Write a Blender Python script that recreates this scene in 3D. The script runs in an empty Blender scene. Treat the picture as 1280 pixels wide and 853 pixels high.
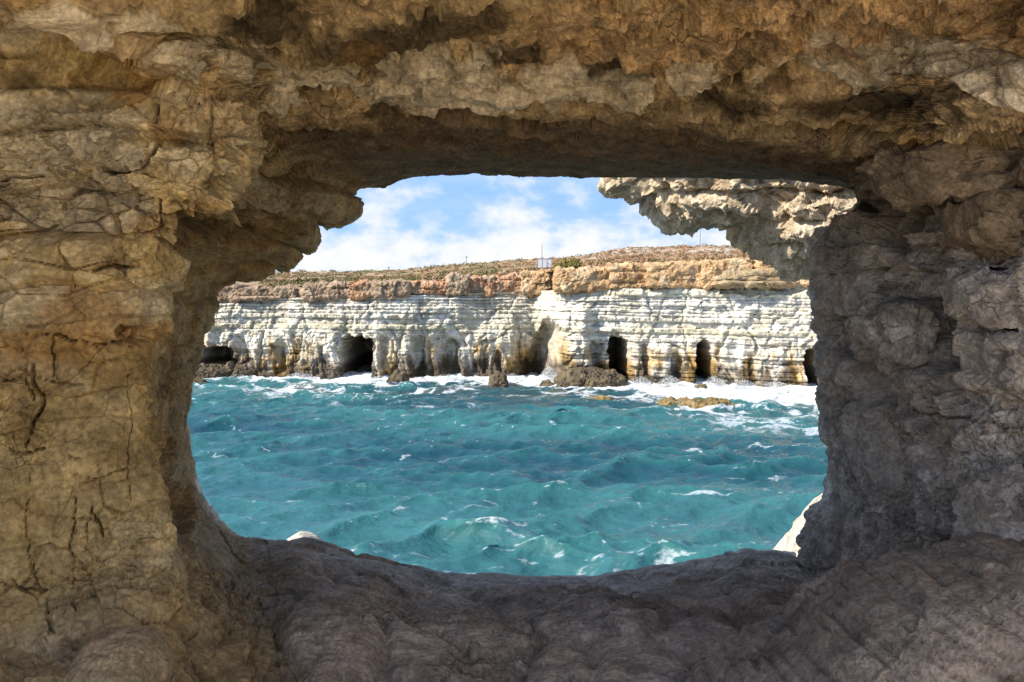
import bpy, math, random
import numpy as np
from mathutils import Vector

# ------------------------------------------------------------------ camera, sky, sun, exposure
SC = bpy.context.scene
COL = SC.collection
F = 1108.0            # focal length in photo pixels (photo 1280 wide)
HOR = 365.0           # horizon row in the photo
EYE = 8.0             # eye height above the sea

cam = bpy.data.cameras.new('camera')
cam.sensor_width = 36.0
cam.lens = 36.0 * F / 1280.0
cam.shift_y = -(426.5 - HOR) / 1280.0
cam.clip_start = 0.05
cam.clip_end = 5000
camo = bpy.data.objects.new('camera', cam)
camo.location = (0, 0, EYE)
camo.rotation_euler = (math.radians(90), 0, 0)
COL.objects.link(camo)
SC.camera = camo

SUN_EL = math.radians(40)
SUN_AZ = math.atan2(-0.91, -0.42)          # towards the sun: left and a little behind the viewer
to_sun = Vector((math.sin(SUN_AZ) * math.cos(SUN_EL), math.cos(SUN_AZ) * math.cos(SUN_EL), math.sin(SUN_EL)))
sun = bpy.data.lights.new('sun', 'SUN')
sun.energy = 3.2
sun.angle = math.radians(0.5)
sun.color = (1.0, 0.93, 0.82)
suno = bpy.data.objects.new('sun', sun)
suno.location = (-20, -10, 40)
suno.rotation_euler = (-to_sun).to_track_quat('-Z', 'Y').to_euler()
COL.objects.link(suno)

W = bpy.data.worlds.new('World')
SC.world = W
W.use_nodes = True
nt = W.node_tree
nt.nodes.clear()
def wn(t, **k):
    n = nt.nodes.new(t)
    for a, b in k.items(): setattr(n, a, b)
    return n
def wl(a, b): nt.links.new(a, b)
w_out = wn('ShaderNodeOutputWorld')
w_bg = wn('ShaderNodeBackground'); w_bg.inputs['Strength'].default_value = 0.15
sky = wn('ShaderNodeTexSky', sky_type='NISHITA')
sky.sun_disc = False
sky.sun_elevation = SUN_EL
sky.sun_rotation = SUN_AZ
sky.air_density = 1.0; sky.dust_density = 0.25; sky.ozone_density = 3.0
tc = wn('ShaderNodeTexCoord')
# the air is very clear: the blue reaches low down to the horizon
lift = wn('ShaderNodeVectorMath', operation='ADD'); lift.inputs[1].default_value = (0, 0, 0.52)
norm = wn('ShaderNodeVectorMath', operation='NORMALIZE')
wl(tc.outputs['Generated'], lift.inputs[0]); wl(lift.outputs[0], norm.inputs[0]); wl(norm.outputs[0], sky.inputs[0])
# clouds: heaped puffs low over the land, thin veils above them
mp1 = wn('ShaderNodeMapping'); mp1.inputs['Scale'].default_value = (13, 13, 21); mp1.inputs['Location'].default_value = (4.15, 6.4, 0.35)
wl(tc.outputs['Generated'], mp1.inputs[0])
n1 = wn('ShaderNodeTexNoise'); n1.inputs['Scale'].default_value = 1.0; n1.inputs['Detail'].default_value = 9; n1.inputs['Roughness'].default_value = 0.56
wl(mp1.outputs[0], n1.inputs['Vector'])
mp2 = wn('ShaderNodeMapping'); mp2.inputs['Scale'].default_value = (3.5, 3.5, 24); mp2.inputs['Location'].default_value = (1.0, 5.0, 2.0)
wl(tc.outputs['Generated'], mp2.inputs[0])
n2 = wn('ShaderNodeTexNoise'); n2.inputs['Scale'].default_value = 1.0; n2.inputs['Detail'].default_value = 5
wl(mp2.outputs[0], n2.inputs['Vector'])
sep = wn('ShaderNodeSeparateXYZ'); wl(tc.outputs['Generated'], sep.inputs[0])
band = wn('ShaderNodeMapRange'); band.inputs['From Min'].default_value = 0.02; band.inputs['From Max'].default_value = 0.16
band.inputs['To Min'].default_value = 0.17; band.inputs['To Max'].default_value = -0.08
wl(sep.outputs['Z'], band.inputs['Value'])
add1 = wn('ShaderNodeMath', operation='ADD'); wl(n1.outputs['Fac'], add1.inputs[0]); wl(band.outputs[0], add1.inputs[1])
r1 = wn('ShaderNodeMapRange', interpolation_type='SMOOTHSTEP'); r1.inputs['From Min'].default_value = 0.44; r1.inputs['From Max'].default_value = 0.68
wl(add1.outputs[0], r1.inputs['Value'])
r2 = wn('ShaderNodeMapRange', interpolation_type='SMOOTHSTEP'); r2.inputs['From Min'].default_value = 0.44; r2.inputs['From Max'].default_value = 0.75; r2.inputs['To Max'].default_value = 0.55
wl(n2.outputs['Fac'], r2.inputs['Value'])
mxf = wn('ShaderNodeMath', operation='MAXIMUM'); wl(r1.outputs[0], mxf.inputs[0]); wl(r2.outputs[0], mxf.inputs[1])
# inside a cloud the dense cores are white, the thin parts grey-blue
ramp = wn('ShaderNodeValToRGB')
ramp.color_ramp.elements[0].position = 0.52; ramp.color_ramp.elements[0].color = (1.75, 2.05, 2.5, 1)
ramp.color_ramp.elements[1].position = 0.74; ramp.color_ramp.elements[1].color = (2.5, 2.5, 2.5, 1)
wl(add1.outputs[0], ramp.inputs[0])
mix = wn('ShaderNodeMixRGB'); wl(mxf.outputs[0], mix.inputs[0]); wl(sky.outputs[0], mix.inputs[1]); wl(ramp.outputs[0], mix.inputs[2])
wl(mix.outputs[0], w_bg.inputs['Color']); wl(w_bg.outputs[0], w_out.inputs[0])

SC.view_settings.view_transform = 'Standard'
SC.view_settings.look = 'None'
SC.view_settings.gamma = 1.0
SC.view_settings.use_curve_mapping = False
SC.view_settings.exposure = 1.45
SC.cycles.max_bounces = 7
SC.cycles.diffuse_bounces = 5

# ------------------------------------------------------------------ numpy noise
RNG = np.random.RandomState(7)
TB = RNG.uniform(-1, 1, (64, 64, 64)).astype(np.float32).ravel()
def vnoise(p):
    i = np.floor(p).astype(np.int32)
    f = (p - i).astype(np.float32)
    f = f * f * f * (f * (f * 6 - 15) + 10)
    x0 = i[:, 0] & 63; y0 = i[:, 1] & 63; z0 = i[:, 2] & 63
    x1 = (x0 + 1) & 63; y1 = (y0 + 1) & 63; z1 = (z0 + 1) & 63
    x0 = x0 << 12; x1 = x1 << 12; y0 = y0 << 6; y1 = y1 << 6
    fx, fy, fz = f[:, 0], f[:, 1], f[:, 2]
    def ed(a, b):
        c = TB[a + b + z0]
        return c + (TB[a + b + z1] - c) * fz
    a = ed(x0, y0); a += (ed(x0, y1) - a) * fy
    b = ed(x1, y0); b += (ed(x1, y1) - b) * fy
    return a + (b - a) * fx
def sc3(p, s, off=0.0):
    s = np.asarray(s, np.float32)
    return (p * s + np.float32(off)).astype(np.float32)
ROT = np.array([[0.36, 0.48, -0.8], [-0.8, 0.6, 0.0], [0.48, 0.64, 0.6]], np.float32)
def fbm(p, oct=5, gain=0.5, lac=2.03):
    t = 0; a = 1.0; n = 0
    for _ in range(oct):
        t = t + a * vnoise(p); n += a
        p = p @ ROT * np.float32(lac) + np.float32(3.7); a *= gain
    return t / n
def ridged(p, oct=4, gain=0.5, lac=2.1):
    t = 0; a = 1.0; n = 0
    for _ in range(oct):
        t = t + a * (1 - 2 * np.abs(vnoise(p))); n += a
        p = p @ ROT * np.float32(lac) + np.float32(1.3); a *= gain
    return t / n
def hash3(i):
    i = i.astype(np.int64)
    h = (i[:, 0] * 73856093) ^ (i[:, 1] * 19349663) ^ (i[:, 2] * 83492791)
    return h & 0x3FFFF
JT = RNG.uniform(0, 1, (0x40000, 4)).astype(np.float32)
def cells(p):
    """F1, F2, random per cell"""
    i = np.floor(p).astype(np.int32)
    f1 = np.full(len(p), 9, np.float32); f2 = f1.copy(); rid = np.zeros(len(p), np.float32)
    for dx in (-1, 0, 1):
        for dy in (-1, 0, 1):
            for dz in (-1, 0, 1):
                c = i + np.array([dx, dy, dz], np.int32)
                j = JT[hash3(c)]
                d = c + j[:, :3] - p
                d = np.sqrt((d * d).sum(1))
                m = d < f1
                f2 = np.where(m, f1, np.minimum(f2, d))
                rid = np.where(m, j[:, 3], rid)
                f1 = np.where(m, d, f1)
    return f1, f2, rid
DIRS = RNG.normal(size=(4096, 3)).astype(np.float32); DIRS /= np.linalg.norm(DIRS, axis=1, keepdims=True)
def facets(p, tilt=0.5, offs=0.5):
    """flat tilted chips, one per cell; returns height in cell sizes and distance to the nearest border"""
    i = np.floor(p).astype(np.int32)
    f1 = np.full(len(p), 9, np.float32); f2 = f1.copy(); best = np.zeros((len(p), 3), np.float32); hid = np.zeros(len(p), np.int64)
    for dx in (-1, 0, 1):
        for dy in (-1, 0, 1):
            for dz in (-1, 0, 1):
                c = i + np.array([dx, dy, dz], np.int32)
                hh = hash3(c)
                d = c + JT[hh, :3] - p
                l = np.sqrt((d * d).sum(1))
                m = l < f1
                f2 = np.where(m, f1, np.minimum(f2, l))
                best = np.where(m[:, None], d, best); hid = np.where(m, hh, hid)
                f1 = np.where(m, l, f1)
    h = tilt * (best * DIRS[hid & 4095]).sum(1) + offs * (JT[hid, 3] - 0.5)
    return h, f2 - f1, JT[hid, 3]
def seg_dist(px, py, pts):
    d = np.full(len(px), 1e9, np.float32)
    for (ax, ay), (bx, by) in zip(pts[:-1], pts[1:]):
        vx, vy = bx - ax, by - ay
        t = np.clip(((px - ax) * vx + (py - ay) * vy) / (vx * vx + vy * vy + 1e-6), 0, 1)
        d = np.minimum(d, np.hypot(px - ax - t * vx, py - ay - t * vy))
    return d
def ellipses(px, py, lst):
    m = np.full(len(px), -9.0, np.float32)
    for (x, y, rx, ry) in lst:
        m = np.maximum(m, 1 - np.hypot((px - x) / rx, (py - y) / ry))
    return m
def sstep(a, b, x):
    t = np.clip((x - a) / (b - a), 0, 1)
    return t * t * (3 - 2 * t)
def beds(z, seed, tmin, tmax, lo=-4, hi=24):
    r = np.random.RandomState(seed)
    t = np.cumsum(r.uniform(tmin, tmax, int((hi - lo) / tmin) + 2)) + lo
    i = np.searchsorted(t, z).clip(1, len(t) - 1)
    f = (z - t[i - 1]) / (t[i] - t[i - 1])
    pr = r.uniform(-1, 1, len(t))[i].astype(np.float32)
    return i, f.astype(np.float32), pr
def lerp(a, b, t):
    t = np.asarray(t)[:, None] if np.ndim(t) == 1 and np.ndim(b) >= 1 else t
    return a + (b - a) * t
def colmix(c, rgb, t):
    return c + (np.array(rgb, np.float32) - c) * np.clip(t, 0, 1)[:, None]

# ------------------------------------------------------------------ mesh helpers
def grid_faces(nr, nc, wr=False, wc=False):
    r = np.arange(nr if wr else nr - 1); c = np.arange(nc if wc else nc - 1)
    R, C = np.meshgrid(r, c, indexing='ij')
    R1 = (R + 1) % nr; C1 = (C + 1) % nc
    return np.stack([R * nc + C, R * nc + C1, R1 * nc + C1, R1 * nc + C], -1).reshape(-1, 4)
def mesh_from(name, verts, faces, col=None, smooth=True, extra=None):
    me = bpy.data.meshes.new(name)
    verts = np.ascontiguousarray(verts, np.float32).reshape(-1, 3)
    faces = np.ascontiguousarray(faces, np.int32)
    k = faces.shape[1]
    me.vertices.add(len(verts)); me.vertices.foreach_set('co', verts.ravel())
    me.loops.add(faces.size); me.loops.foreach_set('vertex_index', faces.ravel())
    me.polygons.add(len(faces))
    me.polygons.foreach_set('loop_start', np.arange(0, faces.size, k, dtype=np.int32))
    me.polygons.foreach_set('use_smooth', np.full(len(faces), smooth))
    me.update(calc_edges=True)
    if col is not None:
        a = me.attributes.new('Col', 'FLOAT_COLOR', 'POINT')
        c4 = np.ones((len(verts), 4), np.float32); c4[:, :3] = np.clip(col, 0, 1)
        a.data.foreach_set('color', c4.ravel())
    for nm, v in (extra or {}).items():
        a = me.attributes.new(nm, 'FLOAT', 'POINT')
        a.data.foreach_set('value', np.ascontiguousarray(v, np.float32))
    return me
def link(name, me, mat=None, parent=None, kind=None, label=None, cat=None, group=None):
    o = bpy.data.objects.new(name, me)
    COL.objects.link(o)
    if mat is not None and me is not None: me.materials.append(mat)
    if parent is not None: o.parent = parent
    if kind: o['kind'] = kind
    if label: o['label'] = label
    if cat: o['category'] = cat
    if group: o['group'] = group
    return o
def grid_normals(P, wr, wc):
    if wr: a = np.roll(P, -1, 0) - np.roll(P, 1, 0)
    else: a = np.gradient(P, axis=0)
    if wc: b = np.roll(P, -1, 1) - np.roll(P, 1, 1)
    else: b = np.gradient(P, axis=1)
    n = np.cross(b, a)
    return n / (np.linalg.norm(n, axis=-1, keepdims=True) + 1e-9)
def at(px, py, Y):
    return np.array([(px - 640) / F * Y, Y, EYE + (HOR - py) / F * Y], np.float64)

# ------------------------------------------------------------------ materials
def rock_mat(name, bump=0.35, fine=60.0, rough=0.9, var=0.35, strat=0.0, dist=0.012, crk=0.0):
    m = bpy.data.materials.new(name); m.use_nodes = True
    t = m.node_tree; b = t.nodes['Principled BSDF']
    b.inputs['Roughness'].default_value = rough
    b.inputs['Specular IOR Level'].default_value = 0.25
    N = t.nodes.new; L = t.links.new
    at_ = N('ShaderNodeAttribute'); at_.attribute_name = 'Col'
    tc = N('ShaderNodeTexCoord')
    mp = N('ShaderNodeMapping'); mp.inputs['Scale'].default_value = (1, 1, 1 + strat)
    L(tc.outputs['Object'], mp.inputs[0])
    a = N('ShaderNodeTexNoise'); a.inputs['Scale'].default_value = fine; a.inputs['Detail'].default_value = 4; a.inputs['Roughness'].default_value = 0.68
    L(mp.outputs[0], a.inputs['Vector'])
    a2 = N('ShaderNodeTexNoise'); a2.inputs['Scale'].default_value = fine * 0.18; a2.inputs['Detail'].default_value = 3
    L(mp.outputs[0], a2.inputs['Vector'])
    mr = N('ShaderNodeMapRange'); mr.inputs['From Min'].default_value = 0.3; mr.inputs['From Max'].default_value = 0.7
    mr.inputs['To Min'].default_value = 1 - var; mr.inputs['To Max'].default_value = 1 + var
    L(a.outputs['Fac'], mr.inputs['Value'])
    mr2 = N('ShaderNodeMapRange'); mr2.inputs['From Min'].default_value = 0.3; mr2.inputs['From Max'].default_value = 0.7
    mr2.inputs['To Min'].default_value = 1 - var * 0.7; mr2.inputs['To Max'].default_value = 1 + var * 0.7
    L(a2.outputs['Fac'], mr2.inputs['Value'])
    mm = N('ShaderNodeMath'); mm.operation = 'MULTIPLY'; L(mr.outputs[0], mm.inputs[0]); L(mr2.outputs[0], mm.inputs[1])
    mul = N('ShaderNodeVectorMath'); mul.operation = 'SCALE'
    L(at_.outputs['Color'], mul.inputs[0]); L(mm.outputs[0], mul.inputs['Scale'])
    L(mul.outputs[0], b.inputs['Base Color'])
    bp = N('ShaderNodeBump'); bp.inputs['Strength'].default_value = bump; bp.inputs['Distance'].default_value = dist
    add = N('ShaderNodeMath'); add.operation = 'ADD'; L(a.outputs['Fac'], add.inputs[0]); L(a2.outputs['Fac'], add.inputs[1])
    h = add.outputs[0]
    if crk > 0:
        wv = N('ShaderNodeTexNoise'); wv.inputs['Scale'].default_value = fine * 0.1; wv.inputs['Detail'].default_value = 2
        L(mp.outputs[0], wv.inputs['Vector'])
        sc_ = N('ShaderNodeVectorMath'); sc_.operation = 'MULTIPLY_ADD'; L(wv.outputs['Color'], sc_.inputs[0]); sc_.inputs[1].default_value = (7.0 / fine,) * 3
        L(mp.outputs[0], sc_.inputs[2])
        sep_ = None
        for k, (sc__, lim) in enumerate(((fine * 0.17, 0.024),)):
            vo = N('ShaderNodeTexVoronoi'); vo.feature = 'DISTANCE_TO_EDGE'; vo.inputs['Scale'].default_value = sc__
            L(sc_.outputs[0], vo.inputs['Vector'])
            r_ = N('ShaderNodeMapRange'); r_.inputs['From Max'].default_value = lim; L(vo.outputs['Distance'], r_.inputs['Value'])
            # cracks come and go
            mk = N('ShaderNodeMapRange'); mk.inputs['From Min'].default_value = 0.52; mk.inputs['From Max'].default_value = 0.62; mk.inputs['To Min'].default_value = 1.0; mk.inputs['To Max'].default_value = 0.0
            mn = N('ShaderNodeTexNoise'); mn.inputs['Scale'].default_value = fine * (0.05 + 0.06 * k); mn.inputs['Detail'].default_value = 1; L(tc.outputs['Object'], mn.inputs['Vector'])
            L(mn.outputs['Fac'], mk.inputs['Value'])
            mx = N('ShaderNodeMath'); mx.operation = 'MAXIMUM'; L(r_.outputs[0], mx.inputs[0]); L(mk.outputs[0], mx.inputs[1])
            a_ = N('ShaderNodeMath'); a_.operation = 'MULTIPLY_ADD'; L(mx.outputs[0], a_.inputs[0]); a_.inputs[1].default_value = crk; L(h, a_.inputs[2])
            h = a_.outputs[0]
    # grit: sharp small pits
    gr = N('ShaderNodeTexNoise'); gr.inputs['Scale'].default_value = fine * 2.2; gr.inputs['Detail'].default_value = 2; gr.inputs['Roughness'].default_value = 0.7
    L(tc.outputs['Object'], gr.inputs['Vector'])
    gp = N('ShaderNodeMapRange'); gp.inputs['From Min'].default_value = 0.36; gp.inputs['From Max'].default_value = 0.48; L(gr.outputs['Fac'], gp.inputs['Value'])
    g2 = N('ShaderNodeMath'); g2.operation = 'MULTIPLY_ADD'; L(gp.outputs[0], g2.inputs[0]); g2.inputs[1].default_value = 0.25; L(h, g2.inputs[2])
    ra = N('ShaderNodeAttribute'); ra.attribute_name = 'rough'
    if crk > 0:
        rm = N('ShaderNodeMath'); rm.operation = 'MULTIPLY'; L(ra.outputs['Fac'], rm.inputs[0]); rm.inputs[1].default_value = dist; L(rm.outputs[0], bp.inputs['Distance'])
    L(g2.outputs[0], bp.inputs['Height']); L(bp.outputs[0], b.inputs['Normal'])
    return m
M_rock = rock_mat('limestone', bump=1.0, fine=44, dist=0.011, var=0.45, crk=0.9)
M_cliff = rock_mat('cliff_limestone', bump=0.8, fine=5.0, strat=2.0, dist=0.10, var=0.22)
M_ground = rock_mat('dry_ground', bump=0.5, fine=3.0, dist=0.1)

def plain_mat(name, rgb, rough=0.6, metal=0.0):
    m = bpy.data.materials.new(name); m.use_nodes = True
    t = m.node_tree; b = t.nodes['Principled BSDF']
    n = t.nodes.new('ShaderNodeTexNoise'); n.inputs['Scale'].default_value = 6; n.inputs['Detail'].default_value = 4
    r = t.nodes.new('ShaderNodeMixRGB'); r.inputs[1].default_value = [c * 0.8 for c in rgb] + [1]; r.inputs[2].default_value = list(rgb) + [1]
    t.links.new(n.outputs['Fac'], r.inputs[0]); t.links.new(r.outputs[0], b.inputs['Base Color'])
    b.inputs['Roughness'].default_value = rough; b.inputs['Metallic'].default_value = metal
    return m

# ------------------------------------------------------------------ the near cave: one rock mass round the opening
def build_cave():
    # each ray: frame point, two mid points, point on the rim of the opening (photo px, photo px, metres away)
    rays = [
     # left pillar, from the floor up
     ('L', (375,960,2.6),(350,853,3.6),(325,765,4.7),(300,684,6)),
     ('L', (120,960,2.6),(225,800,3.6),(272,730,4.8),(275,668,6)),
     ('L', (-80,770,3.45),(192,705,3.7),(228,665,4.9),(250,632,6)),
     ('L', (-80,640,3.45),(182,595,3.8),(200,580,4.9),(229,562,6)),
     ('L', (-80,540,3.45),(184,520,3.8),(200,515,4.9),(226,522,6)),
     ('L', (-80,460,3.45),(188,450,3.8),(203,455,4.9),(236,476,6)),
     ('L', (-80,385,3.45),(194,385,3.8),(210,395,5),(248,425,6)),
     ('L', (-80,320,3.45),(205,325,3.8),(218,350,5),(262,365,6.1)),
     ('L', (-80,285,3.45),(215,300,3.75),(222,318,5.1),(275,349,6.1)),
     ('L', (-80,260,3.45),(230,282,3.75),(240,296,5.1),(325,347,6.2)),
     ('L', (-80,240,3.45),(245,266,3.75),(258,280,5.2),(372,341,6.2)),
     ('L', (-80,210,3.45),(258,250,3.75),(274,263,5.2),(392,318,6.2)),
     ('L', (-80,180,3.45),(270,235,3.75),(290,246,5.2),(398,282,6.2)),
     ('L', (-80,140,3.45),(280,218,3.7),(305,232,5.2),(420,277,6.2)),
     ('L', (-80,95,3.45),(290,195,3.7),(318,214,5.2),(441,262,6.2)),
     ('L', (-80,30,3.45),(295,160,3.7),(335,190,5.1),(446,240,6.2)),
     ('T', (-80,-70,2.7),(270,100,3.6),(390,175,4.9),(480,232,6.2)),
     ('T', (140,-110,2.6),(345,75,4.1),(450,165,4.65),(512,222,6.2)),
     ('T', (400,-120,2.6),(480,60,4.1),(565,155,4.65),(585,219,6.2)),
     ('T', (640,-120,2.6),(640,60,4.1),(655,155,4.65),(660,221,6.2)),
     ('T', (850,-120,2.6),(790,60,4.1),(765,158,4.65),(765,222,6.2)),
     ('T', (1080,-120,2.6),(930,70,4.1),(880,172,4.65),(880,222,6.2)),
     ('T', (1350,-110,2.7),(1090,95,4.1),(1000,188,4.65),(985,224,6.2)),
     ('T', (1420,0,2.8),(1200,150,3.5),(1090,205,4.7),(1075,236,6)),
     ('R', (1420,120,3.3),(1235,200,3.85),(1130,255,4.5),(1060,285,5.4)),
     ('R', (1420,220,3.3),(1220,275,3.85),(1110,310,4.5),(1020,318,5.4)),
     ('R', (1420,310,3.3),(1220,340,3.85),(1110,350,4.5),(1018,345,5.3)),
     ('R', (1420,390,3.3),(1220,395,3.85),(1110,392,4.5),(1018,385,5.3)),
     ('R', (1420,470,3.3),(1220,460,3.85),(1110,450,4.5),(1029,448,5.3)),
     ('R', (1420,560,3.3),(1220,540,3.85),(1110,525,4.5),(1037,515,5.3)),
     ('R', (1420,640,3.3),(1220,610,3.85),(1115,595,4.5),(1041,575,5.3)),
     ('R', (1420,720,3.3),(1225,670,3.85),(1115,650,4.5),(1031,632,5.4)),
     ('R', (1420,830,3.3),(1215,745,3.85),(1100,708,4.5),(1003,702,5.5)),
     ('F', (1420,960,2.6),(1150,800,3.7),(1040,735,4.9),(985,697,6.1)),
     ('F', (1150,960,2.8),(1000,795,3.8),(955,728,5),(930,694,6.1)),
     ('F', (900,960,2.9),(850,800,3.9),(850,742,5),(870,707,6.1)),
     ('F', (700,960,2.9),(720,800,3.9),(740,748,5),(760,719,6.1)),
     ('F', (560,960,2.9),(600,800,3.9),(620,748,5),(640,721,6.1)),
     ('F', (470,960,2.9),(495,800,3.9),(515,745,5),(535,718,6.1)),
     ('F', (420,960,2.8),(415,795,3.85),(425,728,5),(437,692,6.1)),
     ('F', (392,960,2.7),(375,805,3.8),(368,725,4.95),(375,675,6.1)),
    ]
    n = len(rays)
    cx, cz = at(640, 450, 6)[0], at(640, 450, 6)[2]
    K = np.zeros((n, 9, 3))
    sect = []
    for i, r in enumerate(rays):
        s = r[0]; sect.append(s)
        for j in range(4): K[i, j + 1] = at(*r[j + 1])
        lip = K[i, 4]
        d = np.array([lip[0] - cx, 0, lip[2] - cz]); d /= np.linalg.norm(d)
        out = K[i, 1]
        # behind the viewer the hollow widens and opens to the back
        if s == 'L': rear = np.array([min(-2.9, out[0] * 1.25), 0.4, out[2]])
        elif s == 'R': rear = np.array([3.9, 1.6, out[2]])
        elif s == 'T': rear = np.array([out[0] * 1.4, 1.15, out[2] + 0.3])
        else: rear = np.array([out[0] * 1.7, 0.2, EYE - 1.75])
        K[i, 0] = rear
        # outside: round the rim and away along the sea front
        K[i, 5] = lip + d * 0.22 + np.array([0, 0.45, 0])
        if s == 'L':
            K[i, 6] = lip + d * 1.1 + np.array([-0.3, 0.1, 0])
            K[i, 7] = lip + d * np.array([5, 0, 3]) + np.array([-1, -3.3, 0])
            K[i, 8] = rear + np.array([-5, -0.2, 0]) + d * 1.5
        elif s == 'R':
            K[i, 6] = lip + d * 1.0 + np.array([0, 0.7, 0])
            K[i, 7] = lip + d * np.array([6, 0, 3]) + np.array([0.5, 1.5, 0])
            K[i, 8] = rear + np.array([5, 0, 0]) + d * 1.5
        elif s == 'T':
            K[i, 6] = lip + d * 0.8 + np.array([0, 0.3, 0])
            K[i, 7] = np.array([lip[0] * 1.6, lip[1] - 0.6, EYE + 2.2])
            K[i, 8] = np.array([rear[0] * 1.3, 1.05, EYE + 2.2])
        else:
            K[i, 6] = lip + np.array([0, 0.8, -1.6])
            K[i, 7] = np.array([lip[0] * 1.5, lip[1] + 1.6, -1.5])
            K[i, 8] = np.array([rear[0] * 1.5, -0.4, 3.0])
    # sample counts along the rays
    cnt = [40, 150, 140, 90, 22, 14, 12, 6, 6]
    def pchip_periodic(K, t):
        """K (n,...) periodic control values; t in [0,n)"""
        dlt = np.roll(K, -1, 0) - K
        prev = np.roll(dlt, 1, 0)
        h = prev * dlt
        m = np.where(h > 0, 2 * h / np.where(np.abs(prev + dlt) < 1e-9, 1e-9, prev + dlt), 0)
        i = np.floor(t).astype(int) % len(K); j = (i + 1) % len(K)
        u = (t - np.floor(t)).reshape((-1,) + (1,) * (K.ndim - 1))
        h00 = 2*u**3 - 3*u**2 + 1; h10 = u**3 - 2*u**2 + u; h01 = -2*u**3 + 3*u**2; h11 = u**3 - u**2
        return h00 * K[i] + h10 * m[i] + h01 * K[j] + h11 * m[j]
    tv = np.concatenate([k + np.arange(c) / c for k, c in enumerate(cnt)])
    Ks = pchip_periodic(np.swapaxes(K, 0, 1), tv)              # rows along rays
    # around: samples proportional to the distance between rays on screen
    pl = np.array([[r[4][0], r[4][1]] for r in rays], float); pm = np.array([[r[2][0], r[2][1]] for r in rays], float)
    dl = np.linalg.norm(np.roll(pl, -1, 0) - pl, axis=1); dm = np.linalg.norm(np.roll(pm, -1, 0) - pm, axis=1)
    w = np.maximum(dl, dm * 0.8) + 8
    NT = 1500
    c2 = np.maximum(6, np.round(w / w.sum() * NT)).astype(int)
    tu = np.concatenate([k + np.arange(c) / c for k, c in enumerate(c2)])
    P = pchip_periodic(np.swapaxes(Ks, 0, 1), tu)              # (NU, NV, 3)
    P = np.swapaxes(P, 0, 1)                                   # (NV, NU, 3)
    # soften the control net a little along both directions
    def blur(P, ax, k):
        for _ in range(k):
            P = 0.5 * P + 0.25 * (np.roll(P, 1, ax) + np.roll(P, -1, ax))
        return P
    P = blur(P, 0, 8)
    P = blur(P, 1, 10)
    nv, nu = P.shape[:2]
    Nn = grid_normals(P, True, True)
    # make the normals face the hollow
    cen = np.array([cx, 4.0, cz - 0.2])
    mid = P[tv.searchsorted(2.5)]
    if ((cen - mid) * Nn[tv.searchsorted(2.5)]).sum() < 0: Nn = -Nn
    # sector weights
    tri = {s: np.array([1.0 if q == s else 0.0 for q in sect]) for s in 'LTRF'}
    W_ = {s: np.clip(np.interp(tu, np.arange(n + 1), np.append(tri[s], tri[s][0])), 0, 1) for s in 'LTRF'}
    Q = P.reshape(-1, 3).astype(np.float32)
    TV = np.repeat(tv, nu).astype(np.float32)
    wt = {s: np.tile(W_[s], nv).astype(np.float32) for s in 'LTRF'}
    H = np.zeros(len(Q), np.float32)
    C = np.zeros((len(Q), 3), np.float32)
    lowamp = np.where(TV < 3.2, 1.0, 1.0 - 0.55 * sstep(3.2, 3.9, TV)) .astype(np.float32)
    warp = np.stack([fbm(sc3(Q, 1.1, 5), 3), fbm(sc3(Q, 1.1, 25), 3), fbm(sc3(Q, 1.1, 45), 3)], 1)
    f_lo = fbm(sc3(Q, 1.3, 11), 4)
    f_mid = fbm(sc3(Q, 5.0, 2), 5, 0.55)
    rough = 0.10 + 1.2 * sstep(-0.25, 0.35, fbm(sc3(Q, 1.9, 131), 4, 0.55))
    f_hi = fbm(sc3(Q, 26.0, 7), 4, 0.68) * rough * (1 - 0.6 * sstep(3.15, 3.6, TV))
    yy = np.maximum(Q[:, 1], 0.5)
    PX = 640 + F * Q[:, 0] / yy; PY = HOR - F * (Q[:, 2] - EYE) / yy
    PXw = PX + 14 * fbm(sc3(Q, 7, 3), 4, 0.6); PYw = PY + 14 * fbm(sc3(Q, 7, 33), 4, 0.6)
    PXc = PX + 11 * fbm(sc3(Q, 6, 13), 6, 0.65); PYc = PY + 11 * fbm(sc3(Q, 6, 43), 6, 0.65)
    cut = np.zeros(len(Q), np.float32); stw = 1.3 * fbm(sc3(Q, 3.0, 173), 3)
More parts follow.
